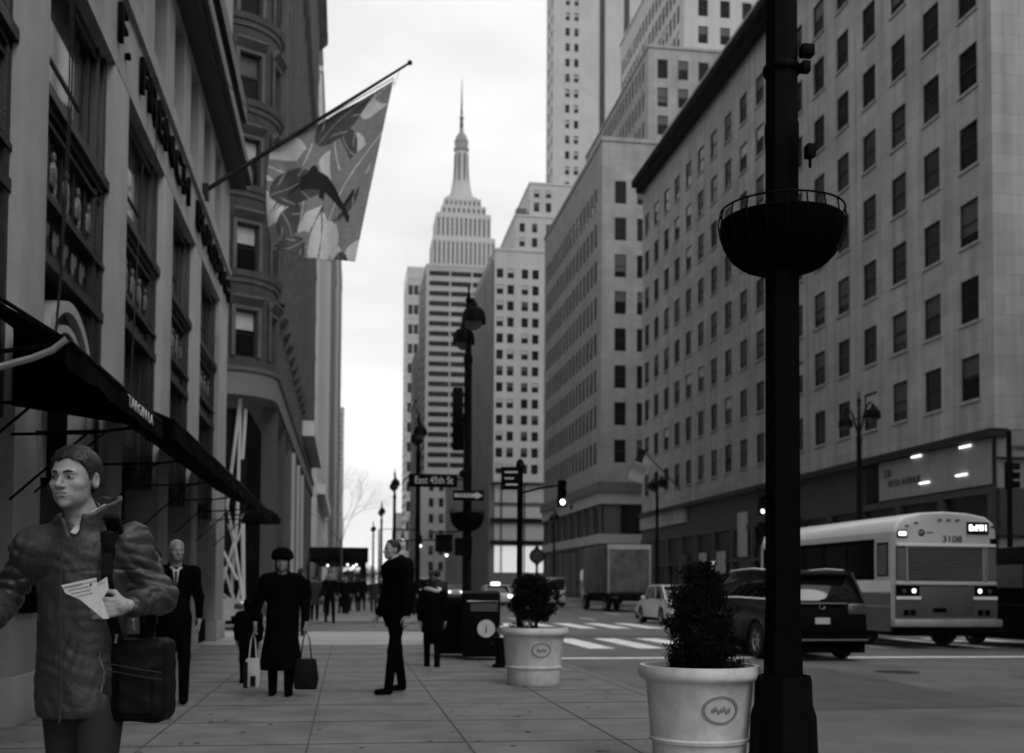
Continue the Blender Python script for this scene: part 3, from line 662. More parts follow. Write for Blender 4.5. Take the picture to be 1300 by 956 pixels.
for i in range(len(colY)-1):
    y0, y1 = colY[i][1], colY[i+1][0]; arch = (i == 3)
    zs = 4.62 if arch else 4.9
    bay = thing('bay', '', ''); del bay['label']; del bay['category']; bay.parent = L1; bay.location = Vector((-3.2, y0, 0)) - L1.location
    fr = MB()
    for (a, b, d_) in ((0, .14, .02), (.14, .3, .1), (.3, .42, .04), (.42, .55, .12), (.55, .72, .18)):       # stepped side pilasters
        (fr.box(-3.7, -3.08-d_, y0+a, y0+b, 2.8, 7.95) if b < .31 else None); fr.box(-3.7, -3.08-d_, y1-b, y1-a, 2.8, 7.95)
    fr.box(-3.7, -3.14, y0, y1, 7.78, 7.95); fr.box(-3.7, -3.28, y0+.3, y1-.72, 6.42, 6.5)
    fr.build('bay_frame', M_bronze, bay, world=True, bevel=.01)
    tl_ = 0; MB().quad((-3.26,y0+.3,6.5),(-3.26,y1-.72,6.5),(-3.26-tl_,y1-.72,7.78),(-3.26-tl_,y0+.3,7.78)).build('window_pane', M_glassr, bay, world=True)
    MB().box(-3.3, -3.24, y0+.3, y1-.72, 6.98, 7.02).build('window_rail', M_bronze, bay, world=True)
    sp = MB(); sp.box(-3.5, -3.22, y0+.05, y1-.05, zs, 6.42)
    sp.box(-3.3, -3.04, y0, y1, 6.28, 6.4); sp.box(-3.3, -3.1, y0, y1, 6.2, 6.28); sp.box(-3.3, -3.12, y0, y1, 6.08, 6.13)
    sp.box(-3.3, -3.12, y0, y1, 5.32, 5.4); sp.box(-3.3, -3.08, y0, y1, 5.26, 5.32); sp.box(-3.3, -3.08, y0, y1, zs-.02, zs+.1)
    relief(sp, -3.2, y0+.15, y1-.15, 5.42, 6.06, 5, 'figure'); relief(sp, -3.2, y0+.1, y1-.1, zs+.14, 5.24, 7, 'leaf')
    for k in range(26): sp.box(-3.24, -3.17, y0+.05+k*(y1-y0-.1)/26, y0+.05+(k+.55)*(y1-y0-.1)/26, 6.14, 6.19, 1)
    sp.build('spandrel', [M_bronze, M_relief], bay, world=True)
    if arch:
        cyA = (y0+y1)/2 - .1; rA = 1.12; zc = 3.25
        am = MB()
        n = 28
        for (r0, r1, dx, mi) in ((rA-.28, rA-.2, .1, 1), (rA-.2, rA-.06, .03, 0), (rA-.06, rA+.06, .13, 1)):
            for k in range(n):
                t0, t1 = PI*k/n, PI*(k+1)/n
                q = [( -3.2+dx, cyA-r*math.cos(t), zc+r*math.sin(t)) for r, t in ((r0,t0),(r1,t0),(r1,t1),(r0,t1))]
                am.add([*q, *[(-3.4, p[1], p[2]) for p in q]], [(0,1,2,3),(0,1,5,4),(1,2,6,5),(2,3,7,6),(3,0,4,7)], mi)
        for sgn in (-1, 1):
            am.box(-3.4, -3.07, cyA+sgn*rA-.06, cyA+sgn*rA+.06, 2.4, zc, 1); am.box(-3.4, -3.1, cyA+sgn*(rA-.24)-.04, cyA+sgn*(rA-.24)+.04, 2.4, zc, 1)
        am.build('arch_rim', [M_bronze, M_archrim], bay, world=True, smooth=True)
        tp_ = MB(); tp_.box(-3.55, -3.3, y0, y1, 2.4, zs)
        relief(tp_, -3.28, y0+.1, y0+.75, 3.9, 4.6, 2, 'figure'); relief(tp_, -3.28, y1-.75, y1-.1, 3.9, 4.6, 2, 'figure'); tp_.build('tympanum', [M_blackm, M_relief], bay, world=True)
        dr = MB(); dr.box(-3.5, -3.34, y0, y1, 0, 2.4)
        for r_ in range(5):
            relief(dr, -3.32, y0+.5, y1-.5, .3+r_*.62, .85+r_*.62, 3, 'scroll')
        dr.build('door', [M_bronze, mat('scroll_relief', .03, .5)], bay, world=True)
    else:
        MB().quad((-3.30,y0+.5,3.35),(-3.30,y1-.5,3.35),(-3.38,y1-.5,zs-.05),(-3.38,y0+.5,zs-.05)).build('window_pane', M_glassr, bay, world=True)
        lf = MB(); lf.box(-3.6, -3.24, y0, y1, 3.1, 3.35); lf.box(-3.38, -3.28, (y0+y1)/2-.04, (y0+y1)/2+.04, 3.35, zs)
        for k in range(2): lf.box(-3.6, -3.24, y0+.05 if k == 0 else y1-.5, y0+.5 if k == 0 else y1-.05, 3.35, zs)
        lf.build('lower_frame', M_bronze, bay, world=True)
        MB().quad((-3.5,y0+.1,.5),(-3.5,y1-.1,.5),(-3.5,y1-.1,3.1),(-3.5,y0+.1,3.1)).build('shop_window', M_glass, bay, world=True)
        MB().box(-3.6, -3.2, y0, y1, 0, .5).build('stall_riser', M_blackm, bay, world=True)
pq = MB().box(-2.99, -2.94, 10.68, 11.3, 1.02, 1.3); tagp = pq.build('plaque', M_blackm, L1, world=True)
# cable pair hanging from the first column
for k in range(2):
    cb = MB().tube([(-2.9,11.75+.12*k,12),(-2.88,11.72+.1*k,6.2),(-2.9,11.6+.05*k,4.4),(-2.95,11.55,3.2)], .009, 6)
    tag(cb.build('hanging_cable', M_frame), 'thin hanging cable nearer the camera beside the first stone column' if k == 0 else 'second thin cable hanging just behind its twin beside the first stone column', 'cable', 'cables hanging on the ornate building')
for k, (ya, za, yb, zb) in enumerate(((16.9,8.9,16.9,5.6),(15.9,7.2,13.7,3.4))):
    cb = MB().tube([(-2.9,ya,za),(-2.6 if k else -2.9,yb,zb)], .008, 6)
    tag(cb.build('stay_wire', M_frame), ('vertical stay wire across the second bay window' if k == 0 else 'slanting stay wire holding the near awning to the wall'), 'wire')

def awning(label, y0, y1, xo, zw, zo, val, text=None, ribs=3):
    t = thing('awning', label, 'awning', (-3.0, y0, zo))
    top = MB(); n = 8
    for k in range(n):
        a, b = k/n, (k+1)/n
        f = lambda q: (-3.0+(xo+3.0)*q, zw+(zo-zw)*q - .16*math.sin(PI*q)*.4)
        (xa, za), (xb, zb) = f(a), f(b)
        top.add([(xa,y0,za),(xa,y1,za),(xb,y1,zb),(xb,y0,zb),(xa,y0,za-.02),(xa,y1,za-.02),(xb,y1,zb-.02),(xb,y0,zb-.02)],
                [(0,1,2,3),(7,6,5,4),(0,3,7,4),(1,5,6,2)])
    top.build('canopy', M_fabric, t, world=True)
    v_ = MB()
    nn = int((y1-y0)/.25)
    for k in range(nn):
        ya, yb = y0+(y1-y0)*k/nn, y0+(y1-y0)*(k+1)/nn
        da = .02*math.sin(ya*5); db = .02*math.sin(yb*5); la = .012*math.sin(ya*9); lb = .012*math.sin(yb*9)
        v_.add([(xo,ya,zo),(xo,yb,zo),(xo+db,yb,zo-val+lb),(xo+da,ya,zo-val+la),(xo-.012,ya,zo),(xo-.012,yb,zo),(xo+db-.012,yb,zo-val+lb),(xo+da-.012,ya,zo-val+la)],
               [(0,1,2,3),(7,6,5,4),(3,2,6,7),(0,4,5,1)])
    v_.build('valance', M_fabric, t, world=True)
    fr = MB()
    for k in range(ribs):
        y = y0+.03+(y1-y0-.06)*k/(ribs-1)
        fr.tube([(-3.0,y,zw-.03),(xo,y,zo-.02)], .014, 6); fr.tube([(-3.0,y,zo-.16),(-2.3,y,zo-.13),(xo,y,zo-.03)], .014, 6)
        fr.tube([(-3.0,y,zo-.75),(-2.35,y,zo-.14)], .012, 6)
    fr.tube([(xo,y0,zo-.01),(xo,y1,zo-.01)], .016, 6)
    fr.build('awning_frame', M_black, t, world=True, smooth=True)
    if text:
        text_mesh('awning_lettering', text, .125, .004, M_signwhite, t, (xo+.022, (8.55+10.15)/2, zo-val*.5), R_E, 'CENTER', True, sx=1.75)
    return t
aw = awning('near black fabric awning with white lettering on its valance', 7.0, 10.47, -1.7, 3.62, 2.80, .17, 'TARGIN LA')
fl = MB().prism([(-3.0,3.62),(-1.7,2.80),(-1.72,2.72),(-3.0,2.9)], 10.44, 10.47, 'y'); fl.build('end_flap', M_fabric, aw, world=True)
MB().tube([(-1.7,7.0,2.79),(-1.78,7.0,2.72),(-1.9,7.0,2.665),(-2.1,7.0,2.60),(-2.6,7.0,2.5),(-3.0,7.0,2.42)], .022, 8).build('curved_arm', mat('galvanised_tube', .3, .4, metal=.5), aw, world=True, smooth=True)
awning('long black fabric awning running along the second shop to the street corner', 11.2, 25.8, -1.7, 3.5, 2.93, .2, None, 6)
# round-nosed end canopy at the corner
t = thing('corner_canopy', 'small dark domed canopy at the end of the long awning by the corner', 'canopy', (-2.05, 27.2, 2.9))
MB().lathe([(.02,.26),(.22,.22),(.38,.12),(.46,0),(.47,-.12),(.44,-.12)], 16).build('canopy', M_fabric, t, smooth=True)
MB().tube([(-.9,0,.1),(.5,0,0)], .02, 6).build('bracket', M_black, t)

# ------------------------------------------------------------------ left side 2: brownstone block with the rounded corner
L2 = thing('rounded_corner_building', 'dark brownstone building with rounded corner, curved sill bands and plain curved shop fascia', 'building', (-3, 46, 0))
Rr = 2.0
def P2(s, z, d=0.0):
    if s < 9: return (-14+s, 44-d, z)
    a = (s-9)/Rr
    if a < PI/2: return (-5+(Rr+d)*math.sin(a), 46-(Rr+d)*math.cos(a), z)
    return (-3+d, 46+(s-9-Rr*PI/2), z)
S2 = 9+Rr*PI/2+48.6
def sweep(mb, s0, s1, z0, z1, d0, d1=None, m=0):
    d1 = d0 if d1 is None else d1
    ss = [s0]; s = s0
    while s < s1-1e-6:
        s = min(s1, s+.3) if 8.9 <= s < 12.3 else (min(s1, 9.0) if s < 9 else s1); ss.append(s)
    for a, b in zip(ss, ss[1:]):
        mb.quad(P2(a,z0,d0),P2(b,z0,d0),P2(b,z1,d1),P2(a,z1,d1),m); mb.quad(P2(a,z1,d1),P2(b,z1,d1),P2(b,z1,-.05),P2(a,z1,-.05),m); mb.quad(P2(a,z0,d0),P2(b,z0,d0),P2(b,z0,-.05),P2(a,z0,-.05),m)
c2_ = [(1.2,2.1),(3.8,4.7),(6.4,7.3)] + [(9.6,10.45),(11.3,12.1)] + [(13.6+2.7*k, 14.6+2.7*k) for k in range(17)]
r2_ = [(10.3+3.43*k, 12.12+3.43*k) for k in range(12)]
wl = MB(); s = 0
def piece(a, b, z0, z1):
    n = max(1, math.ceil((b-a)/.3)) if (b > 9 and a < 12.2) else 1
    for k in range(n):
        p, q = a+(b-a)*k/n, a+(b-a)*(k+1)/n; wl.quad(P2(p,z0),P2(q,z0),P2(q,z1),P2(p,z1))
for a, b in c2_:
    if s < 9 < a: piece(s, 9, 9.75, 51.6); s = 9
    if s < 12.14 < a: piece(s, 12.14, 9.75, 51.6); s = 12.14
    piece(s, a, 9.75, 51.6); z = 9.75
    for c, d_ in r2_:
        piece(a, b, z, c); z = d_
        D = -.28
        wl.quad(P2(a,c),P2(a,c,D),P2(a,d_,D),P2(a,d_)); wl.quad(P2(b,c),P2(b,c,D),P2(b,d_,D),P2(b,d_)); wl.quad(P2(a,c),P2(b,c),P2(b,c,D),P2(a,c,D)); wl.quad(P2(a,d_),P2(b,d_),P2(b,d_,D),P2(a,d_,D))
    piece(a, b, z, 51.6); s = b
piece(s, S2, 9.75, 51.6)
wl.quad((-14,44,51.6),(-3,46,51.6),(-3,94.6,51.6),(-14,94.6,51.6)); wl.quad((-3,94.6,0),(-14,94.6,0),(-14,94.6,51.6),(-3,94.6,51.6))
wl.build('wall', M_brown, L2, world=True)
its = []
for a, b in c2_:
    m_ = (a+b)/2; rz = 0 if m_ < 9 else (PI/2 if m_ > 12.2 else (m_-9)/Rr)
    for c, d_ in r2_: its.append((P2(m_, c, -.2), rz, b-a, d_-c, rnd.choice(['sash_light', 'sash_light', 'sash_light', 'sash_half'])))  # pale upper panes stand for curtains and for sky reflected in the glass
hd0 = MB().prism([(-.20,2.0),(-.46,2.3),(-.46,2.38),(-.2,2.38)], -.66, .66, 'x'); hd0.box(-.62,-.47,-.26,-.19,0,2.0).box(.47,.62,-.26,-.19,0,2.0).box(-.6,.6,-.26,-.19,1.86,2.0)
hd1 = hd0.build('hood', M_brown_trim); hood_mesh = hd1.data; bpy.data.objects.remove(hd1)
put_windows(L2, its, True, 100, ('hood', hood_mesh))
for k in range(12):
    zb = 10.3+3.43*k
    sm = MB(); sweep(sm, 0, S2, zb-.28, zb-.06, .16, .24); sweep(sm, 0, S2, zb-.5, zb-.28, .06, .1); sm.build('sill_band', M_brown_trim, L2, world=True) if k else None
for k in range(17):
    s0 = 12.6+2.7*k
    pm = MB(); pm.quad(P2(s0,13,.3),P2(s0+.55,13,.3),P2(s0+.55,47,.3),P2(s0,47,.3)); pm.quad(P2(s0,13,.3),P2(s0,13,0),P2(s0,47,0),P2(s0,47,.3)); pm.quad(P2(s0+.55,13,.3),P2(s0+.55,13,0),P2(s0+.55,47,0),P2(s0+.55,47,.3)); pm.quad(P2(s0,47,.3),P2(s0+.55,47,.3),P2(s0+.55,47,0),P2(s0,47,0))
    pm.build('pilaster', M_brown_trim, L2, world=True)
cm = MB(); sweep(cm, 0, S2, 47.2, 47.8, .3, .9); sweep(cm, 0, S2, 47.8, 48.3, .9, .9); sweep(cm, 0, S2, 33.6, 34.0, .3, .55)
sweep(cm, 0, S2, 51.2, 51.7, .2, .5); cm.build('cornice', M_brown_trim, L2, world=True)
fm = MB(); sweep(fm, 0, S2, 8.75, 9.7, .12, .12); sweep(fm, 0, S2, 9.7, 9.85, .2, .25); fm.build('shop_fascia', mat('fascia_stone', .15, .7, var=.1, scale=1), L2, world=True)
sh = MB(); sh.box(-14, -5.4, 46.5, 47, 0, 8.7); sh.box(-14, -4.2, 47.5, 94.6, 0, 8.74)
sh.build('shop_interior_wall', M_blackm, L2, world=True)
for k, yy in enumerate((47.2, 53, 59, 65, 71, 77, 83, 89)):
    pp = MB(); pp.box(-3.6, -2.98, yy, yy+.9, 0, 8.75); pp.build('shop_pier', mat('dark_pier', .05, .6, var=.2, scale=2) if k < 2 else M_brown_trim, L2, world=True)
    gl = MB().box(-3.5, -3.44, yy+.9, yy+5.1, .4, 8.6); gl.build('shop_window', M_glass, L2, world=True)
for yy in (60.2, 66.3, 72.2): MB().box(-2.97, -2.8, yy, yy+.5, .3, 8.4).build('pale_pilaster', M_band, L2, world=True)
CLEAR = mat('clear_shop_glass', .02, .03, var=0, spec=.3); CLEAR.node_tree.nodes['Principled BSDF'].inputs['Alpha'].default_value = .12
for s0, s1 in ((6.2, 9.6), (9.6, 12.2)):
    g2 = MB(); n = 8
    for k in range(n):
        a, b = s0+(s1-s0)*k/n, s0+(s1-s0)*(k+1)/n; g2.quad(P2(a,.4,-.6),P2(b,.4,-.6),P2(b,8.7,-.6),P2(a,8.7,-.6))
    g2.build('shop_window', CLEAR, L2, world=True)
MB().box(-3.0, -2.2, 74, 94.4, 11.2, 12.2).build('pale_awning_band', M_white, L2, world=True)
# white lattice decoration behind the corner shop window
t = thing('lattice_decoration', 'tall white zigzag lattice of bars in the rounded corner shop window', 'window decoration', (-4.35, 44.75, .1))
def bar(x0, z0, x1, z1, w_=.07, y=0.0):
    return MB().tube([(x0, y, z0), ((x0+x1)/2, y+.02, (z0+z1)/2), (x1, y, z1)], w_*.6, 6)
for (x0, z0, x1, z1, w_, y) in ((-.35,4.3,.1,8.6,.11,0),(.1,8.6,.05,4.2,.11,.05),(.3,8.2,.2,6.2,.12,.1),(.05,4.2,-.15,.9,.13,.1),(-.5,2.6,.1,1.4,.09,-.1),
    (-.5,1.2,-.05,2.9,.1,0),(-.05,2.9,.32,.6,.1,0),(-.45,1.9,.1,.2,.1,.05),(.0,.2,.33,1.5,.09,.05),(-.05,3.0,-.35,4.3,.08,0),(.25,4.0,.33,.2,.14,.12),(-.3,3.6,-.1,2.9,.07,.1),(.05,2.9,.25,3.6,.07,.1)):
    bar(x0, z0, x1, z1, w_, y).build('lattice_bar', M_signwhite, t)

# ------------------------------------------------------------------ left side, further
L4 = thing('tiered_stone_building', 'stone building with a taller set-back tier following the brownstone corner building on the left', 'building', (-3, 111, 0)); i4 = []
tower('', '', -30, -3, 111, 178, 0, 53, M_lime3, (spaced(1,66,3.6,1.6), [(5+4*k, 7.3+4*k) for k in range(12)]), None, root=L4, left=True, items_out=i4, roof_h=.6)
tower('', '', -30, -4.2, 112, 165, 53.8, 75, M_brown_trim, (spaced(1,52,3.6,1.6), [(55+4*k, 57.3+4*k) for k in range(5)]), None, root=L4, left=True, items_out=i4, roof_h=.5)
put_windows(L4, i4, False, 100)
MB().box(-3.0, -2.2, 111.5, 150, 10.4, 11.4).build('pale_awning_band', M_white, L4, world=True)
for (y0, y1, z, lab, m_) in ((190,247,68,'plain dark brick building on the left after the tiered stone building', M_darkbrick),(267,329,90,'pale left-hand building standing beyond the plain grey one', M_lime2),
                             (415,440,118,'tall narrow pale tower far along the left side', M_lime3),(341,409,110,'tall dark brick building just before the tall narrow pale tower', M_darkbrick),
                             (500,569,50,'grey building behind the tall narrow pale tower',M_lime2),(795,830,128,'furthest tall tower on the left at the end of the avenue',M_lime2)):
    tower('far_office_building', lab, -28, -3, y0, y1, 0, z, m_, (spaced(1,y1-y0-1,4.2,1.9), [(6+4*k, 8.3+4*k) for k in range(int(z/4)-2)]), (spaced(.5,24.5,4.0,1.9), [(6+4*k, 8.3+4*k) for k in range(int(z/4)-2)]) if z > 100 else None, left=True, limit=60)

# sidewalk shed (scaffold bridge) over the far left pavement
t = thing('sidewalk_shed', 'dark scaffold roof on posts bridging the far left pavement', 'scaffold', (0, 88, 0))
MB().box(-2.9, 1.7, 88, 122, 3.3, 3.45).box(-2.9, 1.7, 88, 88.1, 3.1, 4.3).box(1.6, 1.7, 88.1, 122, 3.45, 4.3).build('shed_deck', M_blackm, t, world=True)
for k in range(7):
    for X in (-2.7, 1.5):
        MB().box(X-.05, X+.05, 88.2+k*5.5, 88.3+k*5.5, 0, 3.3).build('post', M_black, t, world=True)
for (x, y) in ((.1, 92), (.8, 92), (.6, 99), (-1.6, 96)): MB().sphere((x, y, 3.0), .08, 8).build('lamp', M_lit, t, world=True)

# ------------------------------------------------------------------ street lamps
def lamp_post(label, x, y, rz=0, basket=False, near=False, lit=False, top=True, group='twin-arm street lamps along the avenue'):
    t = thing('street_lamp', label, 'street lamp', (x, y, 0), rz, group)
    base = MB().lathe([(.27,0),(.27,.12),(.235,.16),(.225,.42),(.2,.5),(.195,.66),(.185,.70)], 8)
    base.build('base', M_black, t, bevel=.01)
    sh = MB()
    n = 16; prof = [(.145,.66),(.128,1.2),(.122,4.4),(.127,4.42),(.127,4.55),(.12,4.57),(.105,7.4),(.13,7.45),(.13,7.6),(.09,7.7),(.06,8.7),(.05,8.95)]
    vs = []; fs = []
    for r, z in prof:
        for k in range(n): 
            rr = r*(1 if k % 2 == 0 else .93); a = 2*PI*k/n; vs.append((rr*math.cos(a), rr*math.sin(a), z))
    for i in range(len(prof)-1):
        for k in range(n): k2 = (k+1) % n; fs.append((i*n+k, i*n+k2, (i+1)*n+k2, (i+1)*n+k))
    sh.add(vs, fs); sh.build('shaft', M_black, t, smooth=True, ang=20)
    if top:
        MB().lathe([(.05,8.95),(.1,9.0),(.05,9.08),(.1,9.2),(.04,9.3),(.02,9.45),(.045,9.5),(.001,9.6)], 10).build('finial', M_black, t, smooth=True)
        for s in (-1, 1):
            arm = MB().tube([(0,0,7.75),(0,s*.3,8.15),(0,s*.62,8.75),(0,s*.95,8.98),(0,s*1.2,8.9),(0,s*1.25,8.72)], [.045,.045,.04,.035,.03,.03], 8)
            arm.tube([(0,0,8.5),(0,s*.3,8.45),(0,s*.55,8.62)], .018, 6); arm.build('arm', M_black, t, smooth=True)
            hd = MB().lathe([(.04,8.80),(.08,8.74),(.10,8.66),(.19,8.62),(.25,8.53),(.275,8.42),(.28,8.28)], 14, (0,s*1.25,0)); hd.v = [(v[0]*1.15, s*1.25+(v[1]-s*1.25)*1.15, 8.5+(v[2]-8.5)*1.15) for v in hd.v]; h = hd.build('lamp_head', M_black, t, smooth=True)
            MB().lathe([(.26,8.29),(.22,8.18),(.12,8.08),(.001,8.05)], 12, (0,s*1.25,0)).build('lens', M_lit if lit else M_redlens, h, smooth=True)
    return t
def basket(label, x, y, z, r=.47, depth=.5, near=False):
    t = thing('hanging_basket', label, 'plant basket', (x, y, z), group='iron flower baskets strapped round lamp posts')
    bowl = MB(); n = 32; prof = []
    for k in range(9):
        a = k/8*PI/2; prof.append((r*.985*math.cos(a)**.75 + .02, -depth*math.sin(a)))
    bowl.lathe([(.13,-.04),(r*.93,-.05)] + prof, n); 
    for i, v in enumerate(bowl.v):
        a = math.atan2(v[1], v[0]); k = 1 + .012*math.sin(a*17+v[2]*9) + .01*math.sin(a*29); bowl.v[i] = (v[0]*k, v[1]*k, v[2]+.006*math.sin(a*13))
    b = bowl.build('liner', M_blackm, t, smooth=True)
    iron = MB()
    for zz, rr in ((.075, r*1.03), (.0, r*1.01)):
        pts = [(rr*math.cos(2*PI*k/40), rr*math.sin(2*PI*k/40), zz) for k in range(41)]; iron.tube(pts, .0075, 6)
    for k in range(20):
        a = 2*PI*k/20; c, s_ = math.cos(a), math.sin(a)
        pts = [(r*1.03*c, r*1.03*s_, .075)] + [((r*math.cos(j/6*PI/2)**.75+.025)*c, (r*math.cos(j/6*PI/2)**.75+.025)*s_, -depth*math.sin(j/6*PI/2)) for j in range(7)]
        iron.tube(pts, .006, 5)
    iron.build('iron_frame', M_black, t, smooth=True)
    return t
lp = lamp_post('big near lamp post with fluted black shaft at the right, a basket strapped round it', 3.0, 7.3, 0)
bs = basket('large iron basket on the near lamp post', 3.0, 7.3, 3.87, .415, .36)
MB().lathe([(.125,4.93),(.132,4.94),(.132,4.975),(.125,4.985)], 24).build('collar_band', M_black, lp, smooth=True)
MB().box(.1, .19, -.14, -.06, 5.02, 5.1).box(.1, .16, -.14, -.08, 4.9, 4.98).build('clamp', M_black, lp, bevel=.008)
bx = MB().box(.10, .16, -.22, -.14, 4.27, 4.36); bx.tube([(.13,-.18,4.2),(.13,-.18,4.28)], .012, 6); bx.build('socket_box', M_black, lp, bevel=.01)
lp2 = lamp_post('twin lamp post at the corner carrying the East 45th St street sign and a basket', 3.25, 30, 0)
basket('small distant iron basket under the street sign on the corner lamp post', 3.25, 30, 3.3, .45, .5)
LPL = [(52, 'next lamp post left of the corner one, its lamp against the banded office block'), (78, 'thin lamp post standing alone against the white sky'), (107, 'small lamp post just left of the lone sky one'), (140, 'furthest lamp post on the left pavement')]
for y, lab in LPL:
    c = copy_tree(lp2); c.location = (3.3, y, 0); c['label'] = lab
for y, lab in ((43.4, 'twin lamp post on the right pavement in front of the lit sign panels'), (73.8, 'right-hand twin lamp post in front of the far end of the limestone block'), (112, 'right-hand twin lamp post before the stepped grey block')):
    c = copy_tree(lp2); c.location = (21.2 if y < 100 else 21.2, y, 0); c['label'] = lab
# signs on the corner lamp post
sg = thing('street_sign', 'dark street name sign reading East 45th St on the corner lamp post', 'street sign', (3.25, 29.75, 4.15))
MB().box(-1.62, -.3, -.02, .02, -.18, .18).build('sign_plate', M_black, sg, bevel=.01)
text_mesh('lettering', 'East 45th St', .27, .004, M_signwhite, sg, (-.94, -.03, 0), R_N, sx=.8)
MB().tube([(-.3,0,.05),(0,.2,.05)], .02, 6).tube([(-1.62,0,.1),(-1.75,.0,-.02),(-1.78,0,-.16)], .02, 6).build('bracket', M_black, sg)
MB().sphere((-.12, 0, .2), (.14,.08,.12), 10).build('dome', M_black, sg, smooth=True)
sg2 = thing('one_way_sign', 'dark sign with a pale arrow below the East 45th St sign', 'traffic sign', (3.25, 29.7, 3.76))
MB().box(-.42, .42, -.015, .015, -.14, .14).build('sign_plate', M_black, sg2)
ar = MB().prism([(-.38,-.05),(.2,-.05),(.2,-.1),(.39,0),(.2,.1),(.2,.05),(-.38,.05)], -.03, -.018, 'y'); ar.build('arrow', M_blind_sky, sg2)
text_mesh('lettering', 'ONE WAY', .09, .003, M_letter, sg2, (-.1, -.034, 0), R_N)
def traffic_signal(label, x, y, z, facing=0, lit=None, back=True, s=1.0, group='traffic signals'):
    t = thing('traffic_signal', label, 'traffic signal', (x, y, z), facing, group); t.scale = (s, s, s)
    MB().box(-.14, .14, -.12, .12, 0, .95).build('housing', M_black, t, bevel=.03)
    for k in range(3):
        zc = .16+.31*k
        v_ = MB().lathe([(.115,-.12),(.125,-.34)], 12, (0,0,zc), axis='y'); v_.build('visor', M_black, t, smooth=True)
        MB().lathe([(.001,-.14),(.1,-.135)], 12, (0,0,zc), axis='y').build('lens', M_lit if lit == k else M_blackm, t)
    return t
def ped_signal(label, x, y, z, group='pedestrian signals'):
    t = thing('pedestrian_signal', label, 'pedestrian signal', (x, y, z), 0, group)
    MB().box(-.23, .23, -.1, .1, -.23, .23).build('housing', M_black, t, bevel=.02); MB().box(-.25, .25, -.2, -.1, .21, .25).build('visor', M_black, t); return t
traffic_signal('upper traffic signal on the corner lamp post seen from behind', 2.95, 29.8, 5.75, PI)
traffic_signal('lower of two signals stacked on the corner lamp post', 3.02, 30.25, 5.05, PI*.8)
ped_signal('pedestrian signal box hanging left of the corner lamp post', 2.6, 29.8, 2.45); ped_signal('pedestrian signal box mounted against the corner lamp post', 3.12, 29.7, 2.35)
MB_ = MB().tube([(2.3,29.8,2.75),(2.95,29.8,2.78),(3.25,29.9,2.85)], .02, 6); tag(MB_.build('signal_bracket', M_black), 'thin bar holding the pedestrian signals to the corner lamp post', 'bracket')
# regulation sign post with short mast arm by the kerb
sp_ = thing('sign_post', 'slim black post with a short arm rising behind the round shrub', 'sign post', (3.3, 21, 0))
MB().lathe([(.1,0),(.1,.1),(.06,.16),(.055,3.55),(.09,3.6),(.07,3.72),(.001,3.78)], 12).build('post', M_black, sp_, smooth=True)
MB().tube([(0,0,3.1),(.35,0,3.2),(.82,0,3.28)], .022, 8).build('arm', M_black, sp_, smooth=True)
ps = thing('parking_sign', 'black sign with three pale lines of text on the slim post', 'sign', (3.12, 20.93, 3.36), R(-12))
MB().box(-.2, .17, -.012, .012, -.2, .24).build('sign_plate', M_black, ps)
for k, (a, b) in enumerate(((-.13, .12), (-.13, .05), (-.11, .12))):
    MB().box(a, b, -.02, -.013, .12-.12*k, .155-.12*k).build('text_line', M_signwhite, ps)
ts = traffic_signal('small lit traffic signal hanging from the slim post arm', 4.12, 21, 2.85, 0, lit=0, s=.55)
# corner signal pole at the right edge
cp = thing('signal_pole', 'dark corner pole at the right edge beside the bus', 'signal pole', (22.6, 35, -.0))
MB().lathe([(.16,0),(.16,.3),(.1,.4),(.09,6.75),(.001,6.85)], 12).build('post', M_black, cp, smooth=True)
traffic_signal('traffic signal on the corner pole at the right edge', 22.45, 34.8, 4.75, R(70))
# mid-block signal seen just left of the big near post
m2 = thing('signal_pole', 'slender signal pole hidden mostly behind the big near post', 'signal pole', (21.3, 53.5, 0))
MB().lathe([(.15,0),(.08,.4),(.08,7),(.001,7.1)], 10).build('post', M_black, m2, smooth=True)
MB().tube([(0,0,6.2),(-.8,0,6.4)], .05, 8).build('arm', M_black, m2)
traffic_signal('lit traffic signal peeking out left of the big near post', 20.75, 53.3, 5.0, 0, lit=0, s=1.1)
for i, (x, y, z) in enumerate(((5.4, 82, 4.1), (7.9, 88, 3.6), (5.9, 118, 6.0))):
    tp2 = traffic_signal(['left of two distant lit traffic signals over the avenue', 'right and lower of two distant lit signals over the avenue', 'furthest lit traffic signal hanging above the avenue'][i], x, y, z, 0, lit=0)
    ap = MB().tube([(3.4,y+.4,0),(3.4,y+.4,z+1.3),(x,y+.1,z+1.4),(x,y,z+.9)], [.1,.08,.06,.04], 8); tag(ap.build('signal_mast', M_black), ['mast pole with arm for the left distant signal', 'mast pole with longer arm for the lower distant signal', 'mast pole of the furthest distant signal'][i], 'signal mast', 'signal masts with arms far down the avenue')
# street clock far on the right pavement
ck = thing('street_clock', 'dark round street clock on a post right of the parking sign', 'clock', (21.3, 123, 0))
MB().lathe([(.35,0),(.35,.6),(.16,.9),(.14,3.7),(.3,3.9),(.15,4.0)], 12).build('post', M_black, ck, smooth=True)
MB().lathe([(.001,-.2),(.75,-.2),(.85,-.12),(.85,.12),(.75,.2),(.001,.2)], 24, (0,0,4.75), axis='y').build('case', M_black, ck, smooth=True)
MB().lathe([(.001,-.215),(.62,-.21)], 24, (0,0,4.75), axis='y').build('clock_face', M_blind, ck)
MB().lathe([(.25,5.5),(.3,5.65),(.12,5.9),(.001,6.1)], 10).build('finial', M_black, ck)

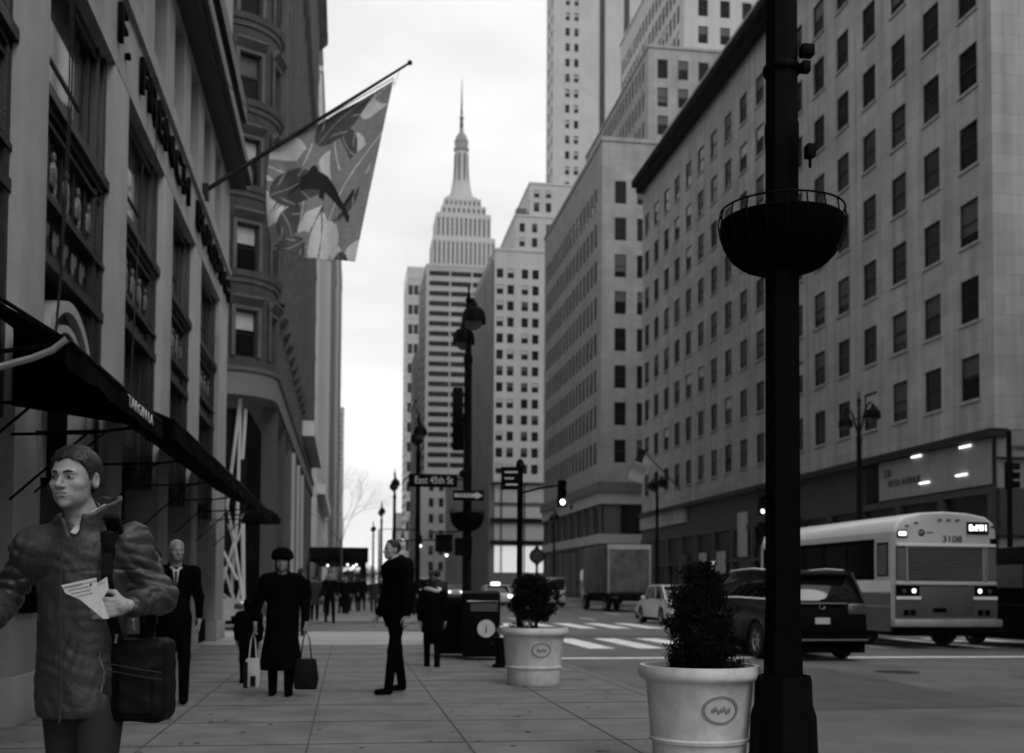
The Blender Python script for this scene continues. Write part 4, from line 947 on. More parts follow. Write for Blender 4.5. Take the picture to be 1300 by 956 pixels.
# ------------------------------------------------------------------ bins, hydrant
rb = thing('recycling_bin', 'black enclosed recycling bin with a pale round i emblem and notice', 'litter bin', (2.38, 19.6, 0), R(-4))
MB().prism([(-.36,.06),(.36,.06),(.36,1.1),(.2,1.22),(-.36,1.18)], -.33, .33, 'x').build('body', M_black, rb, bevel=.03)
MB().box(-.2, .28, -.375, -.362, .86, 1.0).build('notice', M_blind, rb); MB().box(-.26, .3, -.39, -.362, 1.03, 1.05).build('handle', M_chrome, rb)
MB().lathe([(.001,-.375),(.155,-.372)], 24, (.08,0,.56), axis='y').build('emblem', M_signwhite, rb)
text_mesh('emblem_lettering', 'i', .22, .003, M_letter, rb, (.08, -.38, .555), R_N)
rb2 = thing('litter_bin', 'second black bin joined left behind the emblem bin', 'litter bin', (1.98, 20.5, 0), R(-4))
MB().prism([(-.34,.06),(.34,.06),(.34,1.14),(-.34,1.1)], -.3, .3, 'x').build('body', M_black, rb2, bevel=.03); MB().box(-.2, .2, -.36, -.345, .8, .98).build('opening', M_blackm, rb2)
hy = thing('fire_hydrant', 'small black fire hydrant with silver cap left of the near white planter', 'fire hydrant', (2.47, 17.6, 0))
MB().lathe([(.14,0),(.14,.04),(.09,.07),(.085,.42),(.12,.44),(.12,.48)], 12).build('barrel', M_black, hy, smooth=True)
MB().lathe([(.12,.48),(.12,.53),(.09,.62),(.03,.67),(.03,.71),(.001,.71)], 12).build('bonnet', M_chrome, hy, smooth=True)
for s in (-1, 1): MB().tube([(0,0,.36),(s*.17,0,.36)], .045, 8).build('outlet', M_black, hy, smooth=True)

# ------------------------------------------------------------------ planters and shrubs
def planter(label, x, y, r=.47, h=.755):
    t = thing('planter', label, 'planter', (x, y, 0), group='pale round street planters')
    MB().lathe([(.001,0),(r*.72,0),(r*.74,.02),(r*.77,h*.28),(r*.81,h*.29),(r*.82,h*.32),(r*.79,h*.335),(r*.87,h*.84),(r*.89,h*.86),(r*.98,h*.88),(r*1.0,h*.91),(r*1.0,h*.95),(r*.97,h*1.0),(r*.9,h*1.0),(r*.88,h*.95),(r*.86,h*.86)], 48).build('pot', M_planter, t, smooth=True, ang=50)
    MB().lathe([(r*.865,h*.87),(.001,h*.9)], 24).build('soil', M_soil, t)
    em = MB(); rr = r*.845
    for k in range(36):                      # oval medallion ring on the side facing the camera
        a, b = 2*PI*k/36, 2*PI*(k+1)/36
        for (e0, e1, dd) in ((.115,.135,.008),):
            q = []
            for (e, t_) in ((e0,a),(e1,a),(e1,b),(e0,b)):
                u, z = e*math.cos(t_), e*.72*math.sin(t_)+h*.62; th = u/rr; rz_ = r*.79+(r*.08)*((z-h*.335)/(h*.505)); q.append(((rz_+dd)*math.sin(th), -(rz_+dd)*math.cos(th), z))
            em.add(q + [(p[0]*.96, p[1]*.96, p[2]) for p in q], [(0,1,2,3),(0,1,5,4),(1,2,6,5),(2,3,7,6),(3,0,4,7)])
    for k in range(7):
        u, z = -.06+.02*k, h*.62+.012*math.sin(k*2.1); th = u/rr; rz_ = r*.79+(r*.08)*((z-h*.335)/(h*.505)); em.sphere((rz_*math.sin(th), -rz_*math.cos(th), z), (.014,.008,.02), 6)
    em.build('medallion', mat('medallion', .2, .5, var=.1), t, rot=(0,0,R(6)))
    return t
planter('near pale planter with oval medallion holding the round leafy shrub', 2.49, 14.6)
planter('nearest pale planter cut by the bottom edge under the conical evergreen', 2.50, 7.62, .435, .75)
def leaf_cloud(mb, pts, size, up=.3, m=0, asp=.45):
    for p in pts:
        d_ = Vector((rnd.gauss(0,1), rnd.gauss(0,1), rnd.gauss(up,1))).normalized(); s_ = d_.orthogonal().normalized()
        s_ = Matrix.Rotation(rnd.uniform(0, 2*PI), 3, d_) @ s_; L_ = size*rnd.uniform(.6,1.3); p = Vector(p)
        mb.add([p, p+d_*L_*.5+s_*L_*asp*.5, p+d_*L_, p+d_*L_*.5-s_*L_*asp*.5], [(0,1,2,3)], m)
# round shrub
sh_ = thing('round_shrub', 'rounded leafy shrub on thin bare stems in the planter with the medallion', 'shrub', (2.49, 14.6, .68))
pts = []
cl = [(rnd.gauss(0,.16), rnd.gauss(0,.16), rnd.uniform(.20,.74)) for _ in range(95)]
for c in cl:
    for _ in range(170):
        v = Vector((rnd.gauss(0,1), rnd.gauss(0,1), rnd.gauss(0,1))).normalized()*rnd.uniform(.02,.1)
        p = Vector(c)+v
        if ((p.x)**2+(p.y)**2)/.33**2 + ((p.z-.43)/.34)**2 < 1.05+rnd.uniform(-.15,.2): pts.append(p)
for _ in range(120): pts.append((rnd.uniform(-.33,-.1), rnd.gauss(0,.08), rnd.uniform(.02,.14)))
lf = MB(); leaf_cloud(lf, pts, .045); lf.build('foliage', M_leaf, sh_)
st = MB()
for k in range(11):
    a = rnd.uniform(0, 2*PI); r_ = rnd.uniform(.05,.24); st.tube([(rnd.gauss(0,.03),rnd.gauss(0,.03),-.03),(r_*.4*math.cos(a),r_*.4*math.sin(a),.14),(r_*math.cos(a),r_*math.sin(a),.5)], [.011,.008,.004], 5)
st.build('stem', M_bark, sh_)
# conical evergreen
cg = thing('conical_evergreen', 'dark bushy conical evergreen in the nearest planter by the big post', 'evergreen', (2.515, 7.62, .64))
pts = []
for _ in range(330):
    a = rnd.uniform(0, 2*PI); z = .0 + .78*rnd.random()**1.25; rmax = .245*(1-(z/.86)**2.2)**.7 * (1+.12*math.sin(a*5+z*20)); rr = rmax*rnd.uniform(.35,1.0)
    c = Vector((rr*math.cos(a), rr*math.sin(a), z))
    for _ in range(95):
        h_ = rnd.random(); pts.append(c + Vector((rnd.gauss(0,.018+.01*h_)+.25*h_*.1*math.cos(a), rnd.gauss(0,.018+.01*h_)+.25*h_*.1*math.sin(a), h_*.085-.02)))
for (ox, oz) in ((-.02,.80),(.04,.82),(-.08,.72),(.0,.76)):
    for _ in range(90): pts.append((ox+rnd.gauss(0,.018), rnd.gauss(0,.02), oz-rnd.random()*.12))
lf = MB(); leaf_cloud(lf, pts, .028, up=1.3, asp=.35); lf.build('foliage', M_leaf, cg)
MB().tube([(0,0,-.03),(0,0,.3),(.01,0,.7)], [.022,.016,.005], 6).build('trunk', M_bark, cg)
# bare trees on the far left pavement and green ones at the end of the avenue
def bare_tree(label, x, y, h, seed):
    r_ = random.Random(seed); t = thing('bare_tree', label, 'tree', (x, y, 0))
    tr = MB().tube([(0,0,0),(.05,0,h*.25),(0,.05,h*.45)], [.12,.1,.08], 7); tr.build('trunk', M_bark, t)
    cr = MB()
    def br(p, d_, L_, r0, lv):
        q = p + d_*L_; cr.tube([p, p+d_*L_*.5+Vector((r_.gauss(0,.04*L_),)*3), q], [r0, r0*.8, r0*.6], 4 if lv else 5)
        if lv < 4:
            for _ in range(3 if lv < 3 else 2):
                nd = (d_ + Vector((r_.gauss(0,.5), r_.gauss(0,.5), r_.gauss(.12,.35)))).normalized(); br(q, nd, L_*r_.uniform(.6,.85), r0*.6, lv+1)
    for k in range(4): br(Vector((0,.03,h*.43)), Vector((r_.gauss(0,.5), r_.gauss(0,.5), 1)).normalized(), h*.2, .03, 0)
    cr.build('branches', M_bark, t)
bare_tree('bare branching tree in front of the far left facades', -.4, 80, 10, 3)
for i, (x, y, s_) in enumerate(((-2, 420, 7), (1.5, 380, 6), (14, 640, 12), (6, 560, 9))):
    t = thing('street_tree', ['dark leafy tree clump left at the avenue vanishing point', 'small dark tree beside the far left pavement', 'dark tree clump right at the avenue vanishing point', 'middle dark tree at the avenue vanishing point'][i], 'tree', (x, y, 0), group='dark trees at the end of the avenue')
    pts = [(rnd.gauss(0,s_*.26), rnd.gauss(0,s_*.2), s_*.62+rnd.gauss(0,s_*.17)) for _ in range(900)]
    lf = MB(); leaf_cloud(lf, pts, .9, asp=.8); lf.build('crown', M_hedge, t); MB().tube([(0,0,0),(0,0,s_*.5)], [.25,.15], 6).build('trunk', M_bark, t)

# ------------------------------------------------------------------ flags
fp_ = thing('flag_pole', 'long dark flag pole slanting up from the ornate stone facade over the pavement', 'flag pole', (-3, 23, 9.33))
tip = Vector((1.15, 23, 12.32)); b0 = Vector((-3, 23, 9.33)); dd = (tip-b0)
MB().tube([(0,0,0), dd*.5, dd], [.05,.042,.026], 10).build('shaft', M_frame, fp_, smooth=True)
MB().sphere(dd*1.012, .055, 10).build('finial', M_frame, fp_, smooth=True)
MB().box(0, .12, -.12, .12, -.15, .15).build('wall_bracket', M_bronze, fp_)
for k, (a, z0, q) in enumerate((((-3.0,22.2,11.3)),) if False else ()): pass
sw_ = MB().tube([(-2.98,20.6,11.4),(-1.9,22.2,10.6),(-1.5,23,10.42)], .008, 5); tag(sw_.build('stay_wire', M_frame), 'thin wire from the upper cornice to the flag pole', 'wire')
rp_ = MB().tube([b0+dd*.96-Vector((0,.0,.03)), b0+dd*.92+Vector((.05,0,-.25)), Vector((.86,23,12.0))], .007, 5); tag(rp_.build('flag_halyard', M_band), 'short pale cord between the pole tip and the flag', 'cord')
fg = thing('flag', 'grey leaf-patterned flag with a dark leaping fish hanging from the slanting pole', 'flag', (-.3, 23, 10))
TL = Vector((-1.66, 0, 10.3)); TR = Vector((.86, 0, 12.0)); BR = Vector((.10, 0, 8.0)); BL = Vector((-1.58, 0, 8.22)); ML = Vector((-1.74, 0, 9.2))
nU, nV = 150, 150; vs = []; fs = []; ms = []
def leafval(u, v):
    """printed tropical leaves: 0 dark, 1 mid, 2 light, 3 black fish; u across, v down"""
    # leaping fish with bill: curved tapering body with fins
    t_ = (u-.20)/.58
    if 0 <= t_ <= 1:
        yc = .49-.09*math.sin(PI*min(t_*1.1, 1))+.20*t_**1.8; th = .010+.062*math.sin(PI*min(1, t_*.95+.05))**.8*(1-.35*t_)
        if t_ < .2: th = .006+.03*t_
        if .28 < t_ < .45: th_up = th + .06*(t_-.28)/.17*(1-(t_-.28)/.17)*4*.8
        else: th_up = th
        if -th_up < v-yc < th: return 3
        if .5 < t_ < .6 and 0 < v-yc < th+.05: return 3
    if .75 < u < .84 and abs(v-.68) < .1 and abs(abs(v-.68)-(u-.75)*1.0) < .024: return 3
    for (cu, cv, a, L_, W_, c_) in LEAVES:
        x, y = u-cu, v-cv; p = x*math.cos(a)+y*math.sin(a); q = -x*math.sin(a)+y*math.cos(a)
        q2 = q - .25*p*p/L_*2
        if 0 < p < L_:
            e = W_*math.sin(PI*(p/L_)**.7)
            if abs(q2) < e:
                if abs(q2) < .006: return (c_+1) % 3
                if math.sin((p-abs(q2)*.9)*38) > .93 and abs(q2) > e*.45 and c_ == 0: return 1
                return c_
    return 2 if (math.sin(u*9+v*4)+math.sin(v*13-u*5)) > .15 else 1
rl = random.Random(5)
LEAVES = [(rl.uniform(0,1), rl.uniform(0,1), rl.uniform(0,2*PI), rl.uniform(.32,.62), rl.uniform(.09,.17), rl.choice([0,0,1,2,1])) for _ in range(17)]
for j in range(nV+1):
    for i in range(nU+1):
        u, v = i/nU, j/nV
        top = TL.lerp(TR, u); bot = BL.lerp(BR, u) ; p = top.lerp(bot, v)
        p = p + Vector((-.12*math.sin(PI*v)*(1-u), 0, .05*math.sin(PI*v*2)*(1-u) - .06*math.sin(PI*u)*v))
        y_ = .10*math.sin(u*9+v*3)*(.3+v*.7)*(1-u*.6)+.05*math.sin(u*19-v*5)*(1-u)+.14*math.sin(v*3+u*2)
        p.z += .03*math.sin(u*26)*v*(1-u)
        vs.append((p.x+.3, y_, p.z-10))
for j in range(nV):
    for i in range(nU):
        k = j*(nU+1)+i; fs.append((k, k+1, k+nU+2, k+nU+1)); ms.append(leafval((i+.5)/nU, (j+.5)/nV))
fm_ = MB(); fm_.add(vs, fs, ms); fo = fm_.build('cloth', [M_flag_a, M_flag_b, M_flag_c, M_flag_d], fg, smooth=True, ang=180)
so_ = fo.modifiers.new('thick', 'SOLIDIFY'); so_.thickness = .006
MB().tube([(TL.x+.3,-.0,TL.z-10),(TR.x+.3,0,TR.z-10)], .012, 6).build('hoist_hem', M_band, fg)
# striped flag on the limestone block
f2p = thing('flag_pole', 'short flag pole leaning out of the limestone block over the right pavement', 'flag pole', (26.5, 85.5, 9.2))
MB().tube([(0,0,0),(-2.2,-.4,2.0),(-3.3,-.6,3.1)], [.06,.05,.03], 8).build('shaft', M_frame, f2p)
f2 = thing('striped_flag', 'small drooping striped flag on the limestone block', 'flag', (23.6, 85, 11.6)); sf_ = MB()
for j in range(14):
    for i in range(12):
        g = lambda i_, j_: (-.6+ -.1*i_*.9 + j_*.085 - .0*i_, .12*math.sin(i_*.9), .75 - j_*.03 - i_*.2)
        sf_.quad(g(i,j), g(i+1,j), g(i+1,j+1), g(i,j+1), 1 if (j < 7 and i < 5) else (2 if j % 2 else 0))
sf_.build('cloth', [M_flag_b, M_flag_d, M_flag_c], f2, smooth=True)

# ------------------------------------------------------------------ vehicles
def arc_bottom(L, zb, wheels, ra):
    pts = [(0.02, zb+.08), (.12, zb)]
    for yc, r in wheels:
        for k in range(9):
            a = PI - PI*k/8; pts.append((yc+ra*math.cos(a), max(zb, r+ra*math.sin(a)*1.0)) if 0 < k < 8 else (yc+ra*math.cos(a), zb))
    pts += [(L-.12, zb), (L-.02, zb+.1)]
    return pts
def wheel(parent, x, y, r, w_=.22, side=1):
    wh = thing('wheel', '', ''); del wh['label']; del wh['category']; wh.parent = parent; wh.location = (x, y, r)
    MB().lathe([(r*.62,-w_/2),(r*.93,-w_/2),(r,-w_*.35),(r,w_*.35),(r*.93,w_/2),(r*.62,w_/2),(r*.6,0)], 24, axis='x').build('tyre', M_tyre, wh, smooth=True)
    rm = MB().lathe([(.001, side*w_*.32),(r*.12, side*w_*.36),(r*.14, side*w_*.3)], 12, axis='x')
    for k in range(6):
        a = 2*PI*k/6; rm.obox((side*w_*.3, math.cos(a)*r*.36, math.sin(a)*r*.36), (.03, r*.56, r*.16), rot=Euler((a,0,0)))
    rm.lathe([(r*.55, side*w_*.1),(r*.63, side*w_*.42),(r*.66, side*w_*.42),(r*.6, side*w_*.05)], 24, axis='x')
    rm.build('rim', M_rim, wh, smooth=True)
def car(name, label, cat, loc, rz, W, L, top, glass, wheels, zb, paint, wr=.34, tumble=.16, group=None, ztaper=None, lights=True, sign=None, brake=False):
    t = thing(name, label, cat, (loc[0], loc[1], -.1), rz, group)
    poly = arc_bottom(L, zb, [(y, wr) for y in wheels], wr+.06) + top
    b = MB()
    n = len(poly); xs = [-W/2, -W/2+.05, W/2-.05, W/2]
    vs = []
    for j, x in enumerate(xs):
        for (y, z) in poly:
            xx = x
            if j in (0, 3): 
                e = abs((y-L/2)/(L/2)); xx = x*(1-.10*max(0, e-.6)**1.5/.25*1.0); xx *= 1-.03*max(0, z-.75)/.4
            vs.append((xx, y, z))
    fs = [tuple(range(n))[::-1], tuple(range(3*n, 4*n))]
    for j in range(3):
        for i in range(n): fs.append((j*n+i, j*n+(i+1) % n, (j+1)*n+(i+1) % n, (j+1)*n+i))
    b.add(vs, fs); b.build('body', paint, t, bevel=.03, ang=35)
    g = MB().prism(glass, -W/2+.07, W/2-.07, 'x'); zb_ = min(p[1] for p in glass)
    g.v = [(v[0]*(1-tumble*(v[2]-zb_)), v[1], v[2]) for v in g.v]; g.build('glazing', M_carglass, t, bevel=.03, ang=35)
    zt = max(p[1] for p in glass); tp = [p for p in glass if p[1] > zt-.1]; y0, y1 = min(p[0] for p in tp), max(p[0] for p in tp)
    wt = (W/2-.05)*(1-tumble*(zt-zb_))
    rf = MB().prism([(y0-.02, zt-.02)] + [(y0+(y1-y0)*k/6, zt+.012+.03*math.sin(PI*k/6)) for k in range(7)] + [(y1+.02, zt-.02)], -wt, wt, 'x'); rf.build('roof', paint, t, bevel=.02)
    srt = sorted(glass); 
    lowb = [p for p in glass if p[1] < zb_+.05]; ya, yb = min(p[0] for p in lowb), max(p[0] for p in lowb)
    for s in (-1, 1):
        for (p, q, wd) in (((ya, zb_), (y0, zt), .1), ((yb, zb_), (y1, zt), .07), ((ya+(yb-ya)*.45, zb_), (y0+(y1-y0)*.5, zt), .06), ((ya+(yb-ya)*.72 if L > 5 else ya+.35, zb_), (y0+.3, zt), .07)):
            w0, w1 = (W/2-.062), (W/2-.062)*(1-tumble*(zt-zb_))
            MB().add([(s*w0,p[0]-wd/2,p[1]),(s*w0,p[0]+wd/2,p[1]),(s*w1,q[0]+wd/2,q[1]),(s*w1,q[0]-wd/2,q[1]),
                    (s*(w0-.05),p[0]-wd/2,p[1]),(s*(w0-.05),p[0]+wd/2,p[1]),(s*(w1-.05),q[0]+wd/2,q[1]),(s*(w1-.05),q[0]-wd/2,q[1])], [(0,1,2,3),(7,6,5,4),(0,3,7,4),(1,5,6,2)]).build('pillar', paint, t)
    for s in (-1, 1):
        mm = MB().sphere((s*(W/2+.06), yb-.45, zb_+.08), (.1,.06,.07), 8); mm.build('mirror', paint, t, smooth=True)
        for y in wheels: wheel(t, s*(W/2-.12), y, wr, side=s)
        if lights:
            MB().box(s*(W/2-.32), s*(W/2-.04), -.01, .25, zb_-.28, zb_-.12).build('tail_light', M_lit if brake and s else M_redlens, t, bevel=.015)
            MB().box(s*(W/2-.35), s*(W/2-.06), L-.2, L+.005, .62, .74).build('headlight', M_lit if brake == 'front' else M_redlens, t, bevel=.015)
    MB().box(-.15, .15, -.018, .0, .72, .84).build('number_plate', M_blind_sky, t)
    MB().box(-W/2+.05, W/2-.05, .1, L-.1, .16, zb+.15).build('underbody', M_blackm, t)
    if sign:
        MB().box(-.3, .3, L*.42, L*.42+.16, zt+.05, zt+.22).build('roof_sign', M_lit if sign == 2 else M_signwhite, t, bevel=.02)
    return t
# black SUV, rear towards the camera
suv = car('sport_utility_car', 'black sport utility car seen from behind, right of the big near post', 'car', (9.03, 20.05), 0, 1.93, 4.9,
          [(4.86,.80),(4.8,1.03),(4.0,1.17),(3.5,1.2),(.2,1.18),(.08,1.14),(.03,.85),(.0,.62)],
          [(.09,1.16),(.42,1.64),(.6,1.69),(2.6,1.72),(3.0,1.64),(3.95,1.17)], (1.0, 3.85), .33, M_carblk, wr=.37, tumble=.2, lights=False)
MB().prism([(.22,1.68),(.8,1.76),(.8,1.71),(.3,1.64)], -.70, .70, 'x').build('rear_spoiler', M_carblk, suv, bevel=.012)
for s in (-1, 1):
    MB().prism([(-.01,1.10),(-.012,.94),(.0,.9),(.45,1.0),(.5,1.12),(.2,1.14)], s*.52, s*.905, 'x').build('tail_light', M_redlens, suv, bevel=.015)
    MB().tube([(s*.79,.75,1.76),(s*.80,1.6,1.80),(s*.79,2.9,1.76)], .016, 6).build('roof_rail', M_chrome, suv)
    MB().tube([(s*.925,.5,1.19),(s*.935,2.0,1.21),(s*.93,3.8,1.19)], .014, 6).build('window_trim', M_chrome, suv)
    MB().box(s*.42, s*.85, -.03, .0, .42, .455).build('bumper_trim', M_chrome, suv)
MB().box(-.9, .9, -.045, .0, .40, .50).box(-.9, .9, -.035, .0, .55, .60).build('rear_bumper', M_blackm, suv, bevel=.015)
MB().box(-.9, .9, -.055, -.03, .405, .43).build('bumper_trim', M_chrome, suv)
MB().box(-.5, .5, -.02, .06, 1.105, 1.13).build('tailgate_trim', M_chrome, suv)
MB().lathe([(.05,-.012),(.065,-.02),(.05,-.03)], 16, (0,0.02,1.06), axis='y').build('badge', M_chrome, suv)
MB().tube([(.02,.10,1.18),(.3,.15,1.24),(.4,.14,1.23)], .012, 6).build('rear_wiper', M_blackm, suv)
sedan_top = lambda L: [(L-.05,.6),(L-.12,.78),(L-1.1,.92),(L-1.3,.94),(.75,.98),(.15,.94),(.03,.8),(0,.55)]
sedan_glass = lambda L: [(.55,.95),(1.25,1.38),(1.7,1.45),(2.5,1.46),(3.0,1.38),(L-1.25,.93)]
car('taxi_car', 'white sedan seen from behind half hidden by the conical evergreen', 'car', (12.35, 38.4), 0, 1.82, 4.8, sedan_top(4.8), sedan_glass(4.8), (1.0, 3.8), .28, M_carwht, group='pale sedans on the avenue')
car('taxi_car', 'pale sedan with a lit roof sign and lamp left of the round shrub', 'car', (10.4, 75), 0, 1.85, 4.8, sedan_top(4.8), sedan_glass(4.8), (1.0, 3.8), .28, M_carwht, group='pale sedans on the avenue', sign=2, brake=True)
car('taxi_car', 'white sedan parked across in the side street behind the stone columns', 'car', (-3.2, 36.2), R(90), 1.82, 4.7, sedan_top(4.7), sedan_glass(4.7), (1.0, 3.7), .28, M_carwht, group='pale sedans on the avenue')
van_top = lambda L: [(L-.03,.7),(L-.15,.98),(L-.75,1.15),(.05,1.15),(.0,.6)]
van_glass = lambda L: [(.03,1.15),(.1,1.9),(.3,2.0),(L-1.9,2.0),(L-1.5,1.85),(L-.8,1.13)]
car('minivan', 'pale van seen from behind just right of the round shrub', 'van', (13.9, 74), 0, 1.95, 4.8, van_top(4.8), van_glass(4.8), (1.0, 3.8), .3, M_carwht, tumble=.08)
for i, (x, y, rz, pm, lab) in enumerate(((7.6, 92, 0, M_cargry, 'grey sedan ahead of the taxi far down the avenue'), (6.0, 112, PI, M_carblk, 'dark car with lit headlights facing up the avenue'), (9.4, 120, 0, M_cargry, 'small grey car in the middle of the distant traffic'),
                                         (16.6, 96, 0, M_carblk, 'dark car beyond the box truck'), (12.6, 128, 0, M_carwht, 'far white car in the right lane'), (5.6, 150, PI, M_carwht, 'far pale car at the left kerb with lit headlights'), (8.6, 104, 0, M_carwht, 'pale car right behind the grey sedan'), (13.2, 88, 0, M_cargry, 'grey car beside the pale van'), (11.2, 140, 0, M_carblk, 'black car far ahead in the middle lane'), (7.2, 132, 0, M_carwht, 'white car far ahead near the left kerb'), (15.6, 118, 0, M_cargry, 'grey car far beyond the box truck'), (9.0, 165, 0, M_cargry, 'furthest grey car before the vanishing point'))):
    car('distant_car', lab, 'car', (x, y), rz, 1.8, 4.6, sedan_top(4.6), sedan_glass(4.6), (1.0, 3.6), .28, pm, group='distant cars on the avenue', brake='front' if rz else (i % 2 == 0))
car('distant_van', 'white van among the distant cars right of the corner lamp post', 'van', (6.3, 84), 0, 1.95, 4.9, van_top(4.9), van_glass(4.9), (1.0, 3.9), .3, M_carwht, tumble=.08)

# box truck
tk = thing('box_truck', 'box truck with a darkly painted roller door in front of the stepped grey block', 'truck', (15.9, 61, -.1))
bxm = MB().box(-1.25, 1.25, 0, 6.4, 1.05, 3.8); bxm.build('cargo_box', M_truckbox, tk, bevel=.04)
MB().box(-1.12, 1.12, -.03, -.001, 1.15, 3.5).build('roller_door', M_truckbox, tk); MB().box(-1.27, 1.27, -.04, .1, 3.55, 3.83).build('header_rail', M_band, tk)
for s in (-1, 1): MB().box(s*1.15, s*1.27, -.05, .05, 1.05, 3.6).build('door_post', M_lime2, tk)
MB().box(-1.1, 1.1, -.3, 6, .55, 1.04).build('chassis', M_blackm, tk); MB().box(-1.2, 1.2, -.4, -.25, .5, .72).build('rear_bumper', M_blackm, tk); MB().box(-.5, .5, -.43, -.4, .52, .6).build('bumper_trim', M_band, tk)
MB().box(-1.05, 1.05, 6.6, 8.3, .5, 2.5).build('cab', M_carwht, tk, bevel=.08)
for s in (-1, 1):
    for y in (1.3, 6.9): wheel(tk, s*.98, y, .48, .3, s)
    MB().box(s*.75, s*1.0, -.32, -.29, .78, .9).build('tail_light', M_redlens, tk)
# dark van at the right edge
dv = thing('dark_delivery_van', 'black van cut by the right edge beside the bus', 'van', (16.85, 21.2, -.1))
MB().prism(arc_bottom(6.2, .38, [(1.5,.38),(5.0,.38)], .44) + [(6.15,1.1),(5.6,1.25),(5.0,2.2),(4.7,2.42),(.1,2.46),(.0,.7)], -1.02, 1.02, 'x').build('body', M_carblk, dv, bevel=.05, ang=35)
for y0, y1 in ((.4,1.25),(1.4,2.6),(2.8,4.0)): MB().box(-1.035, -1.02, y0, y1, 1.45, 2.0).build('side_window', M_glassr, dv)
MB().box(-1.05, -1.02, .3, 5.9, 1.02, 1.06).build('side_trim', M_frame, dv)
MB().box(-.95, .95, .1, 6, .2, .5).build('underbody', M_blackm, dv)
for s in (-1, 1):
    for y in (1.5, 5.0): wheel(dv, s*.92, y, .38, .24, s)

# city bus, rear towards the camera
bus = thing('city_bus', 'pale city bus seen from behind with number 3108 and a lit route sign', 'bus', (13.93, 24.1, -.1))
Wb = 1.32; LB = 8.5
def bus_section(zlist, ins=0.0):
    pass
sec = [(-Wb*.97,.42),(-Wb,.6),(-Wb,1.3),(-Wb,2.35),(-Wb*.985,2.75),(-Wb*.93,2.98),(-Wb*.78,3.12),(-Wb*.45,3.2),(0,3.23)]
sec = sec + [(-x, z) for x, z in sec[::-1][1:]]
bm_ = MB(); stn = [(0,.0,1.0),(.03,.0,1.0),(.05,.02,1.0),(LB-.3,.02,1.0),(LB,.12,.97)]
ys_ = [(.0,.955,-.04),(.05,.985,-.012),(.14,1.0,0),(LB-.3,1.0,0),(LB,.94,-.06)]
vs = []; n = len(sec)
for (y, sx_, dz) in ys_:
    for (x, z) in sec: vs.append((x*sx_, y, z+(dz if z > 2.5 else 0)))
fs = [tuple(range(n))[::-1], tuple((len(ys_)-1)*n+k for k in range(n))]
for j in range(len(ys_)-1):
    for i in range(n):
        fs.append((j*n+i, j*n+(i+1) % n, (j+1)*n+(i+1) % n, (j+1)*n+i))
mm_ = [0]*2
for j in range(len(ys_)-1):
    for i in range(n): mm_.append(1 if 4 <= i <= 11 else (0))
bm_.add(vs, fs, mm_); bm_.build('body', [M_bus, M_bus_roof], bus, smooth=True, ang=50)
M_louv = mat('louvre_metal', .13, .45, metal=.3, var=.3, scale=1.5); M_louvl = mat('louvre_pale', .28, .45, metal=.3, var=.2, scale=2)
lv = MB()
for k in range(13):
    z = 1.63+.058*k
    lv.add([(-.95,-.010,z),(.95,-.010,z),(.95,-.040,z+.010),(-.95,-.040,z+.010),(.95,-.012,z+.036),(-.95,-.012,z+.036)], [(0,1,2,3),(3,2,4,5)], 0)
lv.build('engine_louvre', M_louv, bus)
MB().box(-.95, .95, -.008, .0, 1.6, 2.38).build('engine_recess', M_blackm, bus)
for s, x0, x1 in ((-1, -1.26, -1.0), (1, 1.0, 1.26)):
    l2 = MB()
    for k in range(15): l2.box(x0+.02, x1-.02, -.03, -.005, 1.63+.05*k, 1.652+.05*k)
    l2.build('side_louvre', M_louvl, bus); MB().box(x0, x1, -.006, .0, 1.6, 2.4).build('louvre_recess', M_blackm, bus)
MB().box(-1.02, -.985, -.045, 0, 1.55, 2.45).box(.985, 1.02, -.045, 0, 1.55, 2.45).box(.9,.93,-.042,0,1.6,2.4).build('mullion', M_louvl, bus)
MB().box(-1.24, 1.24, -.06, 0, 2.4, 2.47).build('trim_rail', M_bus_roof, bus, bevel=.01); MB().box(-1.26, 1.26, -.05, 0, 1.5, 1.56).build('trim_rail', M_bus, bus, bevel=.01)
MB().box(-1.28, 1.28, -.02, .01, .72, 1.5).build('rear_panel', mat('bus_lower', .06, .45, var=.2, scale=2), bus)
for s in (-1, 1):
    MB().box(s*.70, s*1.27, -.035, 0, 1.24, 1.48).build('lamp_cluster', M_blackm, bus); 
    MB().lathe([(.001,-.05),(.046,-.045),(.05,-.035)], 16, (s*.83,0,1.36), axis='y').build('tail_light', M_lampglow, bus)
    MB().lathe([(.001,-.05),(.05,-.045),(.055,-.035)], 16, (s*1.08,0,1.35), axis='y').build('reverse_light', M_redlens, bus)
    MB().box(s*.66, s*1.27, -.05, 0, 1.16, 1.23).build('trim_rail', M_bus_roof, bus)
    gg = MB()
    for j in range(2): gg.box(s*(.78+.17*j), s*(.92+.17*j), -.03, -.02, .78, .92)
    gg.build('step_grille', M_blackm, bus)
MB().box(-.68, .68, -.03, -.02, .8, 1.45).build('rear_hatch', mat('bus_lower', .15), bus, bevel=.004); MB().box(-.36,-.02,-.045,-.03,.86,.96).build('hatch_handle', M_blackm, bus)
MB().box(-1.36, 1.36, -.12, .1, .52, .7).build('rear_bumper', M_louvl, bus, bevel=.03); MB().box(-1.3, 1.3, -.06, .2, .38, .52).build('bumper_skirt', M_blackm, bus)
rs_ = MB().box(.52, 1.08, -.03, 0, 2.70, 2.99); rs_.build('route_sign', M_blackm, bus, bevel=.01)
text_mesh('route_lettering', 'BxM11', .2, .004, M_lit, bus, (.8, -.036, 2.845), R_N, sx=.82)
text_mesh('fleet_number', '3108', .23, .004, M_letter, bus, (.15, -.012, 2.57), R_N, sx=1.1)
